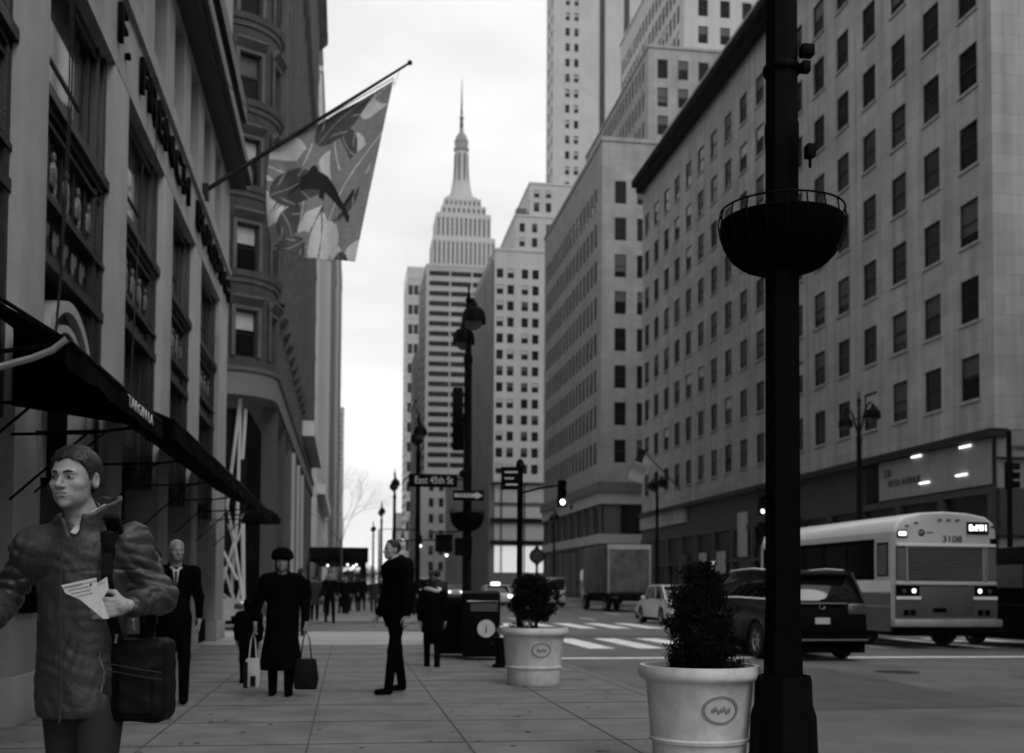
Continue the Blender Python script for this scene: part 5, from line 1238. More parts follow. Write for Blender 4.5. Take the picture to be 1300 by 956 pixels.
lg = MB().lathe([(.001,-.01),(.085,-.008)], 20, (-.62,0,2.72), axis='y'); lg.build('emblem', M_letter, bus)
text_mesh('emblem_lettering', 'M', .12, .002, M_signwhite, bus, (-.64, -.014, 2.72), R_N); MB().box(-.5, -.33, -.008, 0, 2.71, 2.74).build('emblem_bar', M_blind, bus)
MB().box(-1.24, -.98, -.03, 0, 2.6, 2.78).build('lamp_housing', M_blackm, bus, bevel=.01); MB().box(-1.2, -1.02, -.04, -.03, 2.65, 2.74).build('brake_light', M_lampglow, bus)
for x in (-.98, -.16, .06, .28, 1.17, -.75):
    z = 3.08 if abs(x) < .5 else (3.0 if x == -.75 else 2.93)
    MB().sphere((x, -.02 if abs(x) < .5 else .0, z-.05), (.06,.035,.028), 8).build('marker_light', M_redlens, bus, smooth=True)
MB().box(1.12, 1.27, -.03, 0, 2.45, 2.6).build('camera_box', M_blackm, bus)
# side of the bus facing the pavement with the photographer
MB().box(-Wb-.012, -Wb+.02, .95, LB-.4, 1.62, 2.6).build('window_band', M_blackm, bus)
for k in range(5): MB().box(-Wb-.02, -Wb-.012, 1.05+k*1.36, 2.32+k*1.36, 1.72, 2.5).build('side_window', M_glass, bus)
MB().box(-Wb-.01, -Wb+.02, .15, LB-.3, 1.0, 1.3).build('dark_stripe', M_bus_dark, bus); MB().box(-Wb-.01, -Wb+.02, .15, LB-.3, 1.33, 1.6).build('pale_stripe', M_bus_roof, bus)
MB().box(-Wb-.014, -Wb+.02, .15, LB-.3, .4, .97).build('lower_panel', mat('bus_lower', .15), bus); MB().box(-Wb-.02, -Wb, .15, LB-.3, .97, 1.0).build('side_trim', M_louvl, bus)
sv = MB()
for k in range(13): sv.box(-Wb-.02, -Wb, .3, .75, 1.75+.055*k, 1.775+.055*k)
sv.build('side_louvre', M_louvl, bus); MB().box(-Wb-.012, -Wb+.01, .25, .8, 1.7, 2.5).build('louvre_recess', M_blackm, bus)
MB().box(-1.2, 1.2, .2, LB-.2, .3, .5).build('underbody', M_blackm, bus)
for s in (-1, 1):
    for y in (2.0, 6.6): wheel(bus, s*1.05, y, .5, .32, s)

# ------------------------------------------------------------------ people: smooth bodies from distance fields
def surface_net(f, lo, hi, h):
    lo = np.array(lo, float); hi = np.array(hi, float); n = np.ceil((hi-lo)/h).astype(int)+1
    ax = [lo[i]+h*np.arange(n[i]) for i in range(3)]
    X, Y, Z = np.meshgrid(*ax, indexing='ij'); V = f(X, Y, Z).astype(np.float32); S = V < 0
    c = [(i, j, k) for i in (0, 1) for j in (0, 1) for k in (0, 1)]
    sl = lambda A, o: A[o[0]:A.shape[0]-1+o[0], o[1]:A.shape[1]-1+o[1], o[2]:A.shape[2]-1+o[2]]
    cnt = np.zeros(tuple(n-1), int); acc = np.zeros(tuple(n-1)+(3,))
    for a in c:
        for d_ in range(3):
            if a[d_]: continue
            b = list(a); b[d_] = 1; b = tuple(b); va, vb = sl(V, a), sl(V, b); m_ = sl(S, a) != sl(S, b)
            t_ = np.where(m_, va/np.where(va-vb == 0, 1, va-vb), 0); cnt += m_
            for q in range(3): acc[..., q] += np.where(m_, a[q]+(t_ if q == d_ else 0), 0)
    act = cnt > 0; idx = -np.ones(act.shape, int); idx[act] = np.arange(act.sum())
    base = np.argwhere(act); P = lo + (base + acc[act]/cnt[act][:, None])*h
    F_ = []
    for d_ in range(3):
        A = S; o0 = [slice(None)]*3; o1 = [slice(None)]*3; o0[d_] = slice(0, -1); o1[d_] = slice(1, None)
        e = A[tuple(o0)] != A[tuple(o1)]; e_in = A[tuple(o0)]
        q1, q2 = [q for q in range(3) if q != d_]
        ii = np.argwhere(e); ok = (ii[:, q1] > 0) & (ii[:, q2] > 0) & (ii[:, q1] < n[q1]-1) & (ii[:, q2] < n[q2]-1); ii = ii[ok]
        inn = e_in[tuple(ii.T)]
        def g(a, b):
            k = ii.copy(); k[:, q1] -= a; k[:, q2] -= b; return idx[tuple(k.T)]
        quad = np.stack([g(1,1), g(0,1), g(0,0), g(1,0)], 1)
        flip = inn if d_ != 1 else ~inn
        quad[~flip] = quad[~flip][:, ::-1]; F_.append(quad)
    F_ = np.concatenate(F_); F_ = F_[(F_ >= 0).all(1)]
    return P, F_
def smin(a, b, k): 
    hh = np.maximum(k-np.abs(a-b), 0)/k; return np.minimum(a, b)-hh*hh*k*.25
def smax(a, b, k): return -smin(-a, -b, k)
def cone(X, Y, Z, a, b, ra, rb, sy=1.0):
    a = np.array(a, float); b = np.array(b, float); d_ = b-a; L2_ = float(d_@d_) + 1e-12
    px, py, pz = X-a[0], (Y-a[1]), Z-a[2]
    t_ = np.clip((px*d_[0]+py*d_[1]+pz*d_[2])/L2_, 0, 1)
    return np.sqrt((px-t_*d_[0])**2+((py-t_*d_[1])*sy)**2+(pz-t_*d_[2])**2)-(ra+(rb-ra)*t_)
def ell(X, Y, Z, c, r):
    x, y, z = (X-c[0])/r[0], (Y-c[1])/r[1], (Z-c[2])/r[2]; k = np.sqrt(x*x+y*y+z*z)
    k2 = np.sqrt((x/r[0])**2+(y/r[1])**2+(z/r[2])**2); return k*(k-1)/np.maximum(k2, 1e-6)
def head_local(X, Y, Z, c, yaw, sc, pitch=0.0):
    cx, cy_, cz = c; ca, sa = math.cos(yaw), math.sin(yaw)
    x, y, z = (X-cx)/sc, (Y-cy_)/sc, (Z-cz)/sc
    xr = x*ca+y*sa; yr = -x*sa+y*ca
    Fw = -yr; cp, sp = math.cos(pitch), math.sin(pitch)
    return xr, Fw*cp+z*sp*(-1)*(-1)*0+(-z*sp if pitch else 0), (z*cp+Fw*sp if pitch else z)
def head_sdf(x, F, z, fine=True):
    E = lambda c, r: ell(x, F, z, c, r)
    d_ = E((0,-.008,.028), (.075,.096,.089))
    d_ = smin(d_, E((0,.03,-.03), (.062,.060,.084)), .03)
    d_ = smin(d_, E((0,.024,-.068), (.056,.058,.040)), .025); d_ = smin(d_, E((0,.072,-.097), (.021,.018,.016)), .02)
    for s in (-1, 1):
        d_ = smin(d_, E((s*.043,.058,-.027), (.021,.021,.017)), .02)
        d_ = smin(d_, cone(x, F, z, (s*.040,.074,.018), (s*.010,.088,.015), .0095, .0105), .012)
    if fine:
        for s in (-1, 1): d_ = smax(d_, -E((s*.031,.099,-.003), (.019,.020,.0135)), .012)
        for s in (-1, 1): d_ = smin(d_, E((s*.031,.070,-.002), (.0155,.0145,.0125)), .004)
    d_ = smin(d_, E((0,.078,-.064), (.028,.018,.021)), .014)
    nose = cone(x, F, z, (0,.088,.006), (0,.110,-.032), .0075, .0115)
    for s in (-1, 1): nose = smin(nose, E((s*.0125,.098,-.036), (.0085,.011,.008)), .006)
    d_ = smin(d_, nose, .008)
    if fine:
        d_ = smin(d_, cone(x, F, z, (-.017,.0935,-.0575), (.017,.0935,-.0575), .0045, .0045), .004)
        d_ = smin(d_, cone(x, F, z, (-.014,.0935,-.0700), (.014,.0935,-.0700), .0058, .0058), .004)
        d_ = smax(d_, -cone(x, F, z, (-.025,.0925,-.0655), (0,.1010,-.0632), .0022, .0026), .003)
        d_ = smax(d_, -cone(x, F, z, (.025,.0925,-.0655), (0,.1010,-.0632), .0022, .0026), .003)
        for s in (-1, 1):
            d_ = smax(d_, -cone(x, F, z, (s*.020,.0975,-.034), (s*.032,.088,-.062), .0022, .0016), .006)
            d_ = smax(d_, -E((s*.0075,.106,-.0445), (.0035,.005,.003)), .003)
    for s in (-1, 1):
        ear = E((s*.079,-.010,-.006), (.011,.020,.032))
        if fine: ear = smax(ear, -E((s*.089,-.006,-.003), (.008,.0105,.019)), .005)
        d_ = smin(d_, ear, .008)
    return d_
def hair_sdf(x, F, z, style='short'):
    nz_ = .0011*np.sin(x*210+z*120+np.sin(F*90)*2)*np.sin(F*180+z*70+np.sin(x*80)*2)+.0008*np.sin(F*420+x*260+z*120)-.004*np.exp(-((F-.05)/.04)**2-((z-.09)/.04)**2)
    d_ = ell(x, F, z, (0,-.010,.032), (.083,.104,.096)) + nz_
    if style == 'short':
        hl = np.interp(F, [-.11,-.06,-.028,-.012,.022,.040,.058,.10], [-.078,-.066,-.045,.012,-.004,.035,.066,.068])
        hl = hl + .006*np.sin(x*90)
        return smax(d_, hl-z, .006)
    if style == 'receding':
        hl = np.interp(F, [-.11,-.03,.0,.03,.06,.10], [-.07,-.05,.01,.03,.098,.2]); return smax(d_+.001, hl-z, .006)
    hl = np.interp(F, [-.12,-.02,.03,.05,.07,.10], [-.15,-.14,-.10,.02,.062,.068]); 
    return smax(smin(ell(x, F, z, (0,-.015,.03), (.088,.108,.098)), ell(x, F, z, (0,-.03,-.06), (.085,.075,.09)), .03)+nz_, hl-z, .01)
def net_obj(name, parts, mats, parent, matfn=None):
    mb_ = MB()
    for P_, F_ in parts:
        mi = 0 if matfn is None else matfn(P_[F_].mean(1))
        mb_.add([tuple(p) for p in P_], [tuple(int(i) for i in q) for q in F_], mi if matfn is None else list(mi))
    me = bpy.data.meshes.new(name); me.from_pydata(mb_.v, [], mb_.f)
    for m in mats: me.materials.append(m)
    me.polygons.foreach_set('material_index', mb_.m); me.shade_smooth(); me.update()
    o = bpy.data.objects.new(name, me); COL.objects.link(o); o.parent = parent
    return o
def hand_cones(w_, d_, n_, up, open_=.35, s=1.0, thumb=1):
    """list of cones for a hand: w_ wrist point, d_ direction of the fingers, n_ palm normal (palm side), up: from little finger to index"""
    w_, d_, n_, up = Vector(w_), Vector(d_).normalized(), Vector(n_).normalized(), Vector(up).normalized()
    out = []
    for k, (ln, off) in enumerate(((.072,.030),(.080,.010),(.074,-.010),(.058,-.029))):
        b = w_+d_*.085*s+up*off*s; r = .0088*s*(1-.06*k)
        out.append((w_+d_*.02*s+up*off*.6*s, b, .014*s, .0115*s))
        j1 = b+(d_*math.cos(open_)+n_*math.sin(open_))*ln*.45*s; j2 = j1+(d_*math.cos(open_*2.4)+n_*math.sin(open_*2.4))*ln*.3*s; j3 = j2+(d_*math.cos(open_*3.6)+n_*math.sin(open_*3.6))*ln*.25*s
        out += [(b, j1, r*1.05, r), (j1, j2, r, r*.93), (j2, j3, r*.93, r*.8)]
    tb = w_+d_*.025*s+up*.022*s; t1 = tb+(d_*.6+up*.65*thumb+n_*.35).normalized()*.038*s; t2 = t1+(d_*.85+up*.2*thumb+n_*.4).normalized()*.03*s; t3 = t2+(d_*.95+n_*.25).normalized()*.024*s
    out += [(tb, t1, .0135*s, .011*s), (t1, t2, .0108*s, .0098*s), (t2, t3, .0098*s, .008*s)]
    return out
def cones_sdf(cs, k=.006):
    def f(X, Y, Z):
        d_ = None
        for a, b, ra, rb in cs:
            q = cone(X, Y, Z, a, b, ra, rb); d_ = q if d_ is None else smin(d_, q, k)
        return d_
    return f
def bounds(cs, pad=.03):
    P_ = np.array([list(a) for a, *_ in cs]+[list(c[1]) for c in cs]); return P_.min(0)-pad, P_.max(0)+pad
def figure(name, label, loc, rz, J, coat, hair='short', mats=None, res=.014, hres=.007, headyaw=0.0, sc=1.0, hat=None, skirt=None, group=None, hands=True, wr=.0, shirt=False, bulk=1.0, fingers=True, collar=False):
    """J: joint positions; figure faces -Y. coat: hem height; skirt: (hem height, radius) for long coats."""
    t = thing(name, label, 'person', loc, rz, group)
    mt = dict(skin=M_skin, hair=M_hair, coat=M_cloth, legs=M_cloth, shoe=M_blackm); mt.update(mats or {})
    V = {k: np.array(v, float) for k, v in J.items()}
    hc = V['head']
    def core(X, Y, Z):
        d_ = cone(X, Y, Z, V['neck']+[0,.01,-.02], hc+[0,.02,-.08*sc], .06*sc, .056*sc)
        d_ = smin(d_, cone(X, Y, Z, V['neck']+[0,.02,-.1], V['hip'], .11*sc, .11*sc, 1.3), .05)
        for s in 'LR':
            d_ = smin(d_, cone(X, Y, Z, V['sh'+s], V['el'+s], .038*sc, .033*sc), .03); d_ = smin(d_, cone(X, Y, Z, V['el'+s], V['wr'+s], .033*sc, .024*sc), .02)
            d_ = smin(d_, cone(X, Y, Z, V['hp'+s], V['kn'+s], .065*sc, .045*sc), .03); d_ = smin(d_, cone(X, Y, Z, V['kn'+s], V['an'+s], .045*sc, .033*sc), .02)
        return d_
    allp = np.array([v for v in V.values()]); lo, hi = allp.min(0)-.2, allp.max(0)+.2
    parts = [surface_net(core, lo, hi, res*1.6)]
    def hd(X, Y, Z):
        x, F, z = head_local(X, Y, Z, hc, headyaw, sc); d_ = head_sdf(x, F, z, hres < .006)*sc
        return smin(d_, cone(X, Y, Z, V['neck']+[0,.01,-.02], hc+[0,.015,-.08*sc], .060*sc, .056*sc), .015)
    parts.append(surface_net(hd, hc-[.13,.15,.26], hc+[.13,.15,.15], hres))
    if hands:
        for s in 'LR':
            fd = V.get('hd'+s, V['wr'+s]-V['el'+s]); nn_ = V.get('hn'+s, np.array([1.0 if s == 'R' else -1.0, 0, 0])); uu = V.get('hu'+s, np.array([0,-1.0,0]))
            cs = hand_cones(V['wr'+s], fd, nn_, uu, .3, sc); ed = (V['el'+s]-V['wr'+s]); cs.append((Vector(V['wr'+s]+.06*ed/np.linalg.norm(ed)), Vector(V['wr'+s]+.02*fd/np.linalg.norm(fd)), .026*sc, .026*sc))
            a, b = bounds(cs); parts.append(surface_net(cones_sdf(cs), a, b, .0042 if fingers else .008))
    def lipmat(C):
        if hres >= .006: return np.zeros(len(C), int)
        x, F, z = head_local(C[:,0], C[:,1], C[:,2], hc, headyaw, sc); return ((np.abs(x) < .023) & (F > .088) & (z < -.0575) & (z > -.0745) & (np.abs(x) < .021)).astype(int)
    net_obj('body', parts, [mt['skin'], M_lip], t, lipmat)
    if hair:
        def hf(X, Y, Z):
            x, F, z = head_local(X, Y, Z, hc, headyaw, sc); d_ = hair_sdf(x, F, z, hair)
            for s in (-1, 1): d_ = smax(d_, -ell(x, F, z, (s*.085,-.010,-.010), (.02,.024,.035)), .004) if hair != 'long' else d_
            return d_*sc
        net_obj('hair', [surface_net(hf, hc-[.13,.15,.22], hc+[.13,.15,.16], hres)], [mt['hair']], t)
    def cf(X, Y, Z):
        b_ = bulk
        mid = (V['shL']+V['shR'])/2
        d_ = cone(X, Y, Z, mid+[0,.01,-.08], V['hip']+[0,0,.02], .165*b_*sc, .15*b_*sc, 1.4)
        d_ = smin(d_, cone(X, Y, Z, V['shL']+[0,0,-.01], V['shR']+[0,0,-.01], .07*b_*sc, .07*b_*sc), .07)
        d_ = smin(d_, cone(X, Y, Z, V['neck']+[0,.02,-.03], V['neck']+[0,.02,.015], .075*sc, .06*sc), .05)
        if coat < V['hip'][2]:
            d_ = smin(d_, cone(X, Y, Z, V['hip'], np.array([V['hip'][0], V['hip'][1], coat+.05]), .15*b_*sc, (skirt or .16)*sc, 1.3), .06)
        for s in 'LR':
            d_ = smin(d_, cone(X, Y, Z, V['sh'+s]-[0,0,.012], V['el'+s], .060*b_*sc, .052*b_*sc), .065); d_ = smin(d_, cone(X, Y, Z, V['el'+s], V['wr'+s]+(V['el'+s]-V['wr'+s])*.17, .054*b_*sc, .040*b_*sc), .03)
        if wr:
            wq = np.sin(Z*30+np.sin(X*15+Y*9)*1.9+Y*14+np.sin(Z*9)*2)*np.sin(X*25-Z*13+np.sin(Z*17+Y*8)*1.5)
            w2 = 1-2*np.abs(np.sin(Z*33+X*24+np.sin(Y*25+Z*15)*1.8+np.sin(X*31)*.8)); w3 = 1-2*np.abs(np.sin(Z*52-X*30+np.sin(X*24+Z*14)*2.1+np.sin(Y*33)))
            arm = np.clip((np.abs(X-.03)-.16)/.08, 0, 1)
            d_ = d_+wr*(.30*wq+(.26+.36*arm)*w2+(.2+.34*arm)*w3)
        if collar:
            xc, yc = X-(V['neck'][0]+.006), Y-(V['neck'][1]-.008); rho = np.sqrt(xc**2+yc**2)+1e-6; sa = yc/rho; ca = xc/rho
            R0 = .094+.20*np.clip(Z-1.50, 0, .2); topz = 1.590+.042*sa+.026*ca+.006*np.sin(ca*9)
            shell = smax(smax(np.abs(rho-R0)-.012, Z-topz, .008), 1.44-Z, .01); d_ = smin(d_, shell, .025)
            yoke = smax(np.abs(Z-1.335-.02*np.sin(X*8))-.004, Y+.02, .01); d_ = smax(d_, -smax(yoke, np.abs(d_)-.006, .004), .004)
            d_ = smax(d_, -cone(X, Y, Z, V['neck']+[0,-.1,-.06], V['neck']+[-.01,-.12,.1], .018, .06), .012)
        d_ = smax(d_, coat-Z, .01)
        return smax(d_, -cone(X, Y, Z, V['neck']+[0,-.02,.0], hc+[0,0,-.04], .062*sc, .07*sc), .006)
    net_obj('coat', [surface_net(cf, lo, hi, res)], [mt['coat']], t)
    def lf_(X, Y, Z):
        d_ = cone(X, Y, Z, V['hip']+[-.05,0,0], V['hip']+[.05,0,0], .12*sc, .12*sc, 1.2)
        for s in 'LR':
            d_ = smin(d_, cone(X, Y, Z, V['hp'+s], V['kn'+s], .088*sc, .066*sc), .04); d_ = smin(d_, cone(X, Y, Z, V['kn'+s], V['an'+s]+[0,0,.0], .066*sc, .054*sc), .03)
        return smax(smax(d_, Z-V['hip'][2]-.05, .01), V['anL' if V['anL'][2] < V['anR'][2] else 'anR'][2]-.05-Z, .01)
    lo2 = lo.copy(); hi2 = hi.copy(); hi2[2] = V['hip'][2]+.2
    net_obj('trousers', [surface_net(lf_, lo2, hi2, res)], [mt['legs']], t)
    for s in 'LR':
        a = V['an'+s]; fo_ = V.get('ft'+s, np.array([0,-1.0,0])); fo_ = fo_/np.linalg.norm(fo_)
        shf = lambda X, Y, Z: smax(smin(cone(X, Y, Z, a+[0,0,-.045], a+fo_*.15+[0,0,-.05], .044, .034), cone(X, Y, Z, a+[0,0,.01], a+[0,0,-.04], .046, .046), .03), (a[2]-.083)-Z, .004)
        net_obj('shoe', [surface_net(shf, a-[.24,.24,.12], a+[.24,.24,.08], .011)], [mt['shoe']], t)
    return t, V
def joints(h, arms='down', stride=.0, wide=.0):
    k = h/1.75
    J = dict(head=(0,-.012,1.64), neck=(0,.015,1.49), hip=(0,0,.95), shL=(.185,.01,1.42), shR=(-.185,.01,1.42), elL=(.245,.03,1.14), elR=(-.245,.03,1.14), wrL=(.25,-.03,.89), wrR=(-.25,-.03,.89),
             hpL=(.09,0,.9), hpR=(-.09,0,.9), knL=(.10,-stride*.6,.5), knR=(-.10,stride*.45,.5), anL=(.10,-stride,.085), anR=(-.10,stride,.085+abs(stride)*.12))
    return {a: tuple(c*k for c in b) for a, b in J.items()}
YAW = -R(8.53)
# the man in the rain jacket, close to the camera
JM = dict(head=(.004,-.02,1.694), neck=(.028,.02,1.55), hip=(.03,.02,.93), shL=(.195,.03,1.465), shR=(-.145,.0,1.445), elL=(.312,.05,1.25), elR=(-.285,.05,1.235), wrL=(.272,-.19,1.222), wrR=(-.215,-.19,1.17),
          hpL=(.11,.02,.9), hpR=(-.035,.02,.9), knL=(.12,-.08,.5), knR=(-.045,.1,.5), anL=(.12,-.1,.085), anR=(-.05,.22,.11), hdL=(-1,-.42,-.12), hnL=(0,1,0), huL=(0,0,1), hdR=(-.1,-.8,-.5), hnR=(1,0,0), huR=(0,-.5,.8))
man, VM = figure('person', 'nearest man, in a rain jacket, holding folded papers, a black bag on his shoulder', (-1.015, 4.36, 0), YAW, JM, .80, 'short',
                 dict(coat=M_jacket, legs=M_denim), res=.0075, hres=.0026, headyaw=-R(10), wr=.0085, skirt=.166, bulk=1.04, collar=True)
hc = Vector(VM['head']); HM = Matrix.Translation(hc) @ Matrix.Rotation(-R(10), 4, 'Z')
def hp(x, F, z): return HM @ Vector((x, -F, z))
for s in (-1, 1):
    MB().sphere((0,0,0), (.0105,.0045,.0048), 10).build('eye', M_eye, man, hp(s*.031,.0845,-.002), (0,0,-R(10)), smooth=True)
    MB().sphere((0,0,0), (.0046,.003,.0044), 10).build('iris', M_blackm, man, hp(s*.031-.002,.0880,-.002), (0,0,-R(10)), smooth=True)
    MB().tube([hp(s*.017,.0925,-.0005), hp(s*.030,.0895,.0050), hp(s*.044,.0790,-.0015)], .0017, 6).build('eyelid', M_skin_d, man, smooth=True)
    MB().tube([hp(s*.012,.099,.0165), hp(s*.028,.0945,.0215), hp(s*.046,.078,.0175)], [.0038,.0042,.0022], 8).build('eyebrow', M_hair, man, smooth=True)
# short strands over the hair
ho = [c for c in man.children if c.name.startswith('hair')][0]; sm_ = MB(); rh = random.Random(11)
hv = [(v.co.copy(), v.normal.copy()) for v in ho.data.vertices]
for k in range(5200):
    p, nn = hv[rh.randrange(len(hv))]; q = HM.inverted() @ p
    if (q.y > .02 and q.z < -.02 and abs(q.x) < .03): pass
    flow = HM.to_3x3() @ Vector((.55 + rh.gauss(0,.25), .75 + rh.gauss(0,.2), -.35 - 6*max(0, .04-q.z)))
    tg = (flow - nn*flow.dot(nn)).normalized(); sd = nn.cross(tg)*.0007; L_ = rh.uniform(.010,.024); p0 = p+nn*.0006; p1 = p0+tg*L_*.6+nn*.0026; p2 = p0+tg*L_+nn*.0012
    sm_.add([p0-sd, p0+sd, p1+sd, p1-sd, p2], [(0,1,2,3),(3,2,4)], 0)
nb = len(ho.data.vertices); me_ = ho.data; mb0 = MB(); mb0.v = [tuple(v.co) for v in me_.vertices]; mb0.f = [tuple(p.vertices) for p in me_.polygons]; mb0.m = [0]*len(mb0.f)
mb0.add(sm_.v, sm_.f, 1)
nm_ = bpy.data.meshes.new('hair'); nm_.from_pydata(mb0.v, [], mb0.f); nm_.materials.append(M_hair); nm_.materials.append(mat('hair_strand', .035, .4, var=.7, scale=200, spec=.5)); nm_.polygons.foreach_set('material_index', mb0.m); nm_.shade_smooth(); ho.data = nm_
# hood collar, shirt collar, cuffs, placket
def band_ring(c, rx, ry, z0, z1, t0, t1, lean=.0, th=.012, n=26, zf=None):
    mb_ = MB()
    for k in range(n):
        q = []
        for kk in (k, k+1):
            a = t0+(t1-t0)*kk/n; zz = (zf(a) if zf else 0)
            for (r_, z) in ((0, z0), (1, z1+zz)):
                q.append((c[0]+(rx+lean*r_)*math.cos(a), c[1]+(ry+lean*r_)*math.sin(a), z)); 
            for (r_, z) in ((0, z0), (1, z1+zz)):
                q.append((c[0]+(rx+lean*r_-th)*math.cos(a), c[1]+(ry+lean*r_-th)*math.sin(a), z))
        mb_.add(q, [(0,4,5,1),(2,3,7,6),(1,5,7,3),(0,2,6,4)])
    return mb_
cx_, cy2 = .03, .012
sc_ = band_ring((cx_, cy2-.006, 0), .078, .077, 1.50, 1.602, -PI*.40, PI*1.1, lean=.003, th=.006, zf=lambda a: -.045*max(0, -a/PI*2.4) - .03*max(0, a-PI*.9))
sc_.build('shirt_collar', M_shirt, man, smooth=True)
MB().add([(.015,-.085,1.49),(.070,-.072,1.575),(.088,-.05,1.565),(.040,-.095,1.482)], [(0,1,2,3)]).build('collar_point', M_shirt, man)
for s, ww, el in (('L', VM['wrL'], VM['elL']), ('R', VM['wrR'], VM['elR'])):
    d_ = Vector(el-ww).normalized(); w0 = Vector(ww)
    MB().tube([w0+d_*.018, w0+d_*.022, w0+d_*.05, w0+d_*.056], [.040,.049,.050,.044], 18).build('cuff', mat('jacket_cuff', .02, .7, var=.2), man, smooth=True)
pk = MB()
for k in range(15):
    z = 1.44-.043*k; y0 = -.155-.012*math.sin(k*.4); pk.tube([(.018,y0,z),(.016,y0-.002,z-.043)], .0045, 6)
pk.build('zip_placket', mat('jacket_seam', .03, .6), man, smooth=True)
# papers in his left hand (own objects: they are held)
pa = thing('folded_papers', 'folded printed papers and map held in the hand of the man in the rain jacket', 'papers', (-1.015+.105*math.cos(YAW), 4.36+.105*math.sin(YAW), 0), YAW)
def sheet(pts, y, m, nm, th=.0015):
    return MB().add([(p[0], y+(p[2] if len(p) > 2 else 0), p[1]) for p in pts]+[(p[0], y+th+(p[2] if len(p) > 2 else 0), p[1]) for p in pts], [tuple(range(len(pts))), tuple(range(len(pts), 2*len(pts)))[::-1]]+[(i, (i+1) % len(pts), (i+1) % len(pts)+len(pts), i+len(pts)) for i in range(len(pts))]).build(nm, m, pa)
sheet([(-.045,1.292),(.075,1.318),(.085,1.285),(.125,1.178),(.105,1.176),(.02,1.245),(-.03,1.265)], -.262, M_paper, 'leaflet')
sheet([(-.045,1.294),(.078,1.322),(.08,1.312),(-.04,1.286)], -.2655, M_paper, 'fold')
sheet([(.055,1.288),(.112,1.325),(.118,1.282),(.10,1.25),(.06,1.26)], -.254, M_paper, 'map_sheet')
for k in range(3): sheet([(-.02+.012*k,1.277-.011*k),(.05+.008*k,1.292-.011*k),(.05+.008*k,1.289-.011*k),(-.02+.012*k,1.2745-.011*k)], -.2645, M_paperink, 'print_line', .001)
sheet([(-.035,1.289),(.03,1.303),(.03,1.299),(-.034,1.2855)], -.2672, M_paperink, 'print_line', .001); sheet([(.056,1.30),(.063,1.3015),(.064,1.295),(.057,1.2935)], -.2675, M_blackm, 'print_block', .001)
for k in range(4): sheet([(.07+.01*k,1.288+.004*k),(.074+.01*k,1.303+.003*k),(.077+.01*k,1.303+.003*k),(.073+.01*k,1.288+.004*k)], -.2560, M_paperink, 'print_line', .001)
# shoulder bag
bg_ = thing('shoulder_bag', 'black nylon shoulder bag hanging at the side of the man in the rain jacket', 'bag', (-1.015, 4.36, 0), YAW)
def bagf(X, Y, Z):
    x, y, z = np.abs(X-.262)-.070, np.abs(Y-.02)-.05, np.abs(Z-.94)-.12
    d_ = np.sqrt(np.maximum(x,0)**2+np.maximum(y,0)**2+np.maximum(z,0)**2)+np.minimum(np.maximum(x,np.maximum(y,z)),0)-.035
    x, y, z = np.abs(X-.262)-.045, np.abs(Y+.055)-.015, np.abs(Z-.91)-.08
    d2 = np.sqrt(np.maximum(x,0)**2+np.maximum(y,0)**2+np.maximum(z,0)**2)+np.minimum(np.maximum(x,np.maximum(y,z)),0)-.02
    return smin(d_, d2, .012)+.003*np.sin(X*40+Z*30)*np.sin(Z*50)
net_obj('pouch', [surface_net(bagf, (.05,-.18,.70), (.48,.18,1.16), .008)], [M_bag], bg_)
strap = MB(); sp0 = [(.20,-.075,1.08),(.190,-.14,1.2),(.178,-.15,1.33),(.170,-.12,1.44),(.170,-.03,1.535),(.175,.05,1.54),(.2,.13,1.42),(.25,.14,1.2),(.26,.08,1.08)]
for a, b in zip(sp0, sp0[1:]):
    a, b = Vector(a), Vector(b); u_ = Vector((.02,0,0)) if abs((b-a).z) > .03 else Vector((.02,0,0)); nrm = (b-a).cross(u_).normalized()*.004
    strap.add([a-u_-nrm,a+u_-nrm,b+u_-nrm,b-u_-nrm,a-u_+nrm,a+u_+nrm,b+u_+nrm,b-u_+nrm], [(0,1,2,3),(7,6,5,4),(0,4,5,1),(2,6,7,3),(0,3,7,4),(1,5,6,2)])
strap.build('strap', M_bag, bg_)
MB().obox((.171,-.068,1.515), (.058,.11,.028), rot=Euler((-.75,0,0))).obox((.171,-.128,1.445), (.052,.02,.1), rot=Euler((.2,0,0))).build('shoulder_pad', M_bag, bg_, bevel=.01)
for (x, z, l_) in ((.148,1.04,.03),(.205,1.10,.035),(.165,.945,.025)): MB().obox((x,-.115,z), (.010,.006,l_), rot=Euler((0,.12,0))).build('buckle', M_chrome, bg_)
MB().tube([(.14,-.1,1.03),(.16,-.105,.98),(.15,-.11,.9)], .003, 6).build('zip_pull', M_chrome, bg_)
for z in (.99,.965): MB().tube([(.17,-.118,z+.02),(.28,-.122,z),(.37,-.10,z-.015)], .003, 6).build('zip', M_frame, bg_)

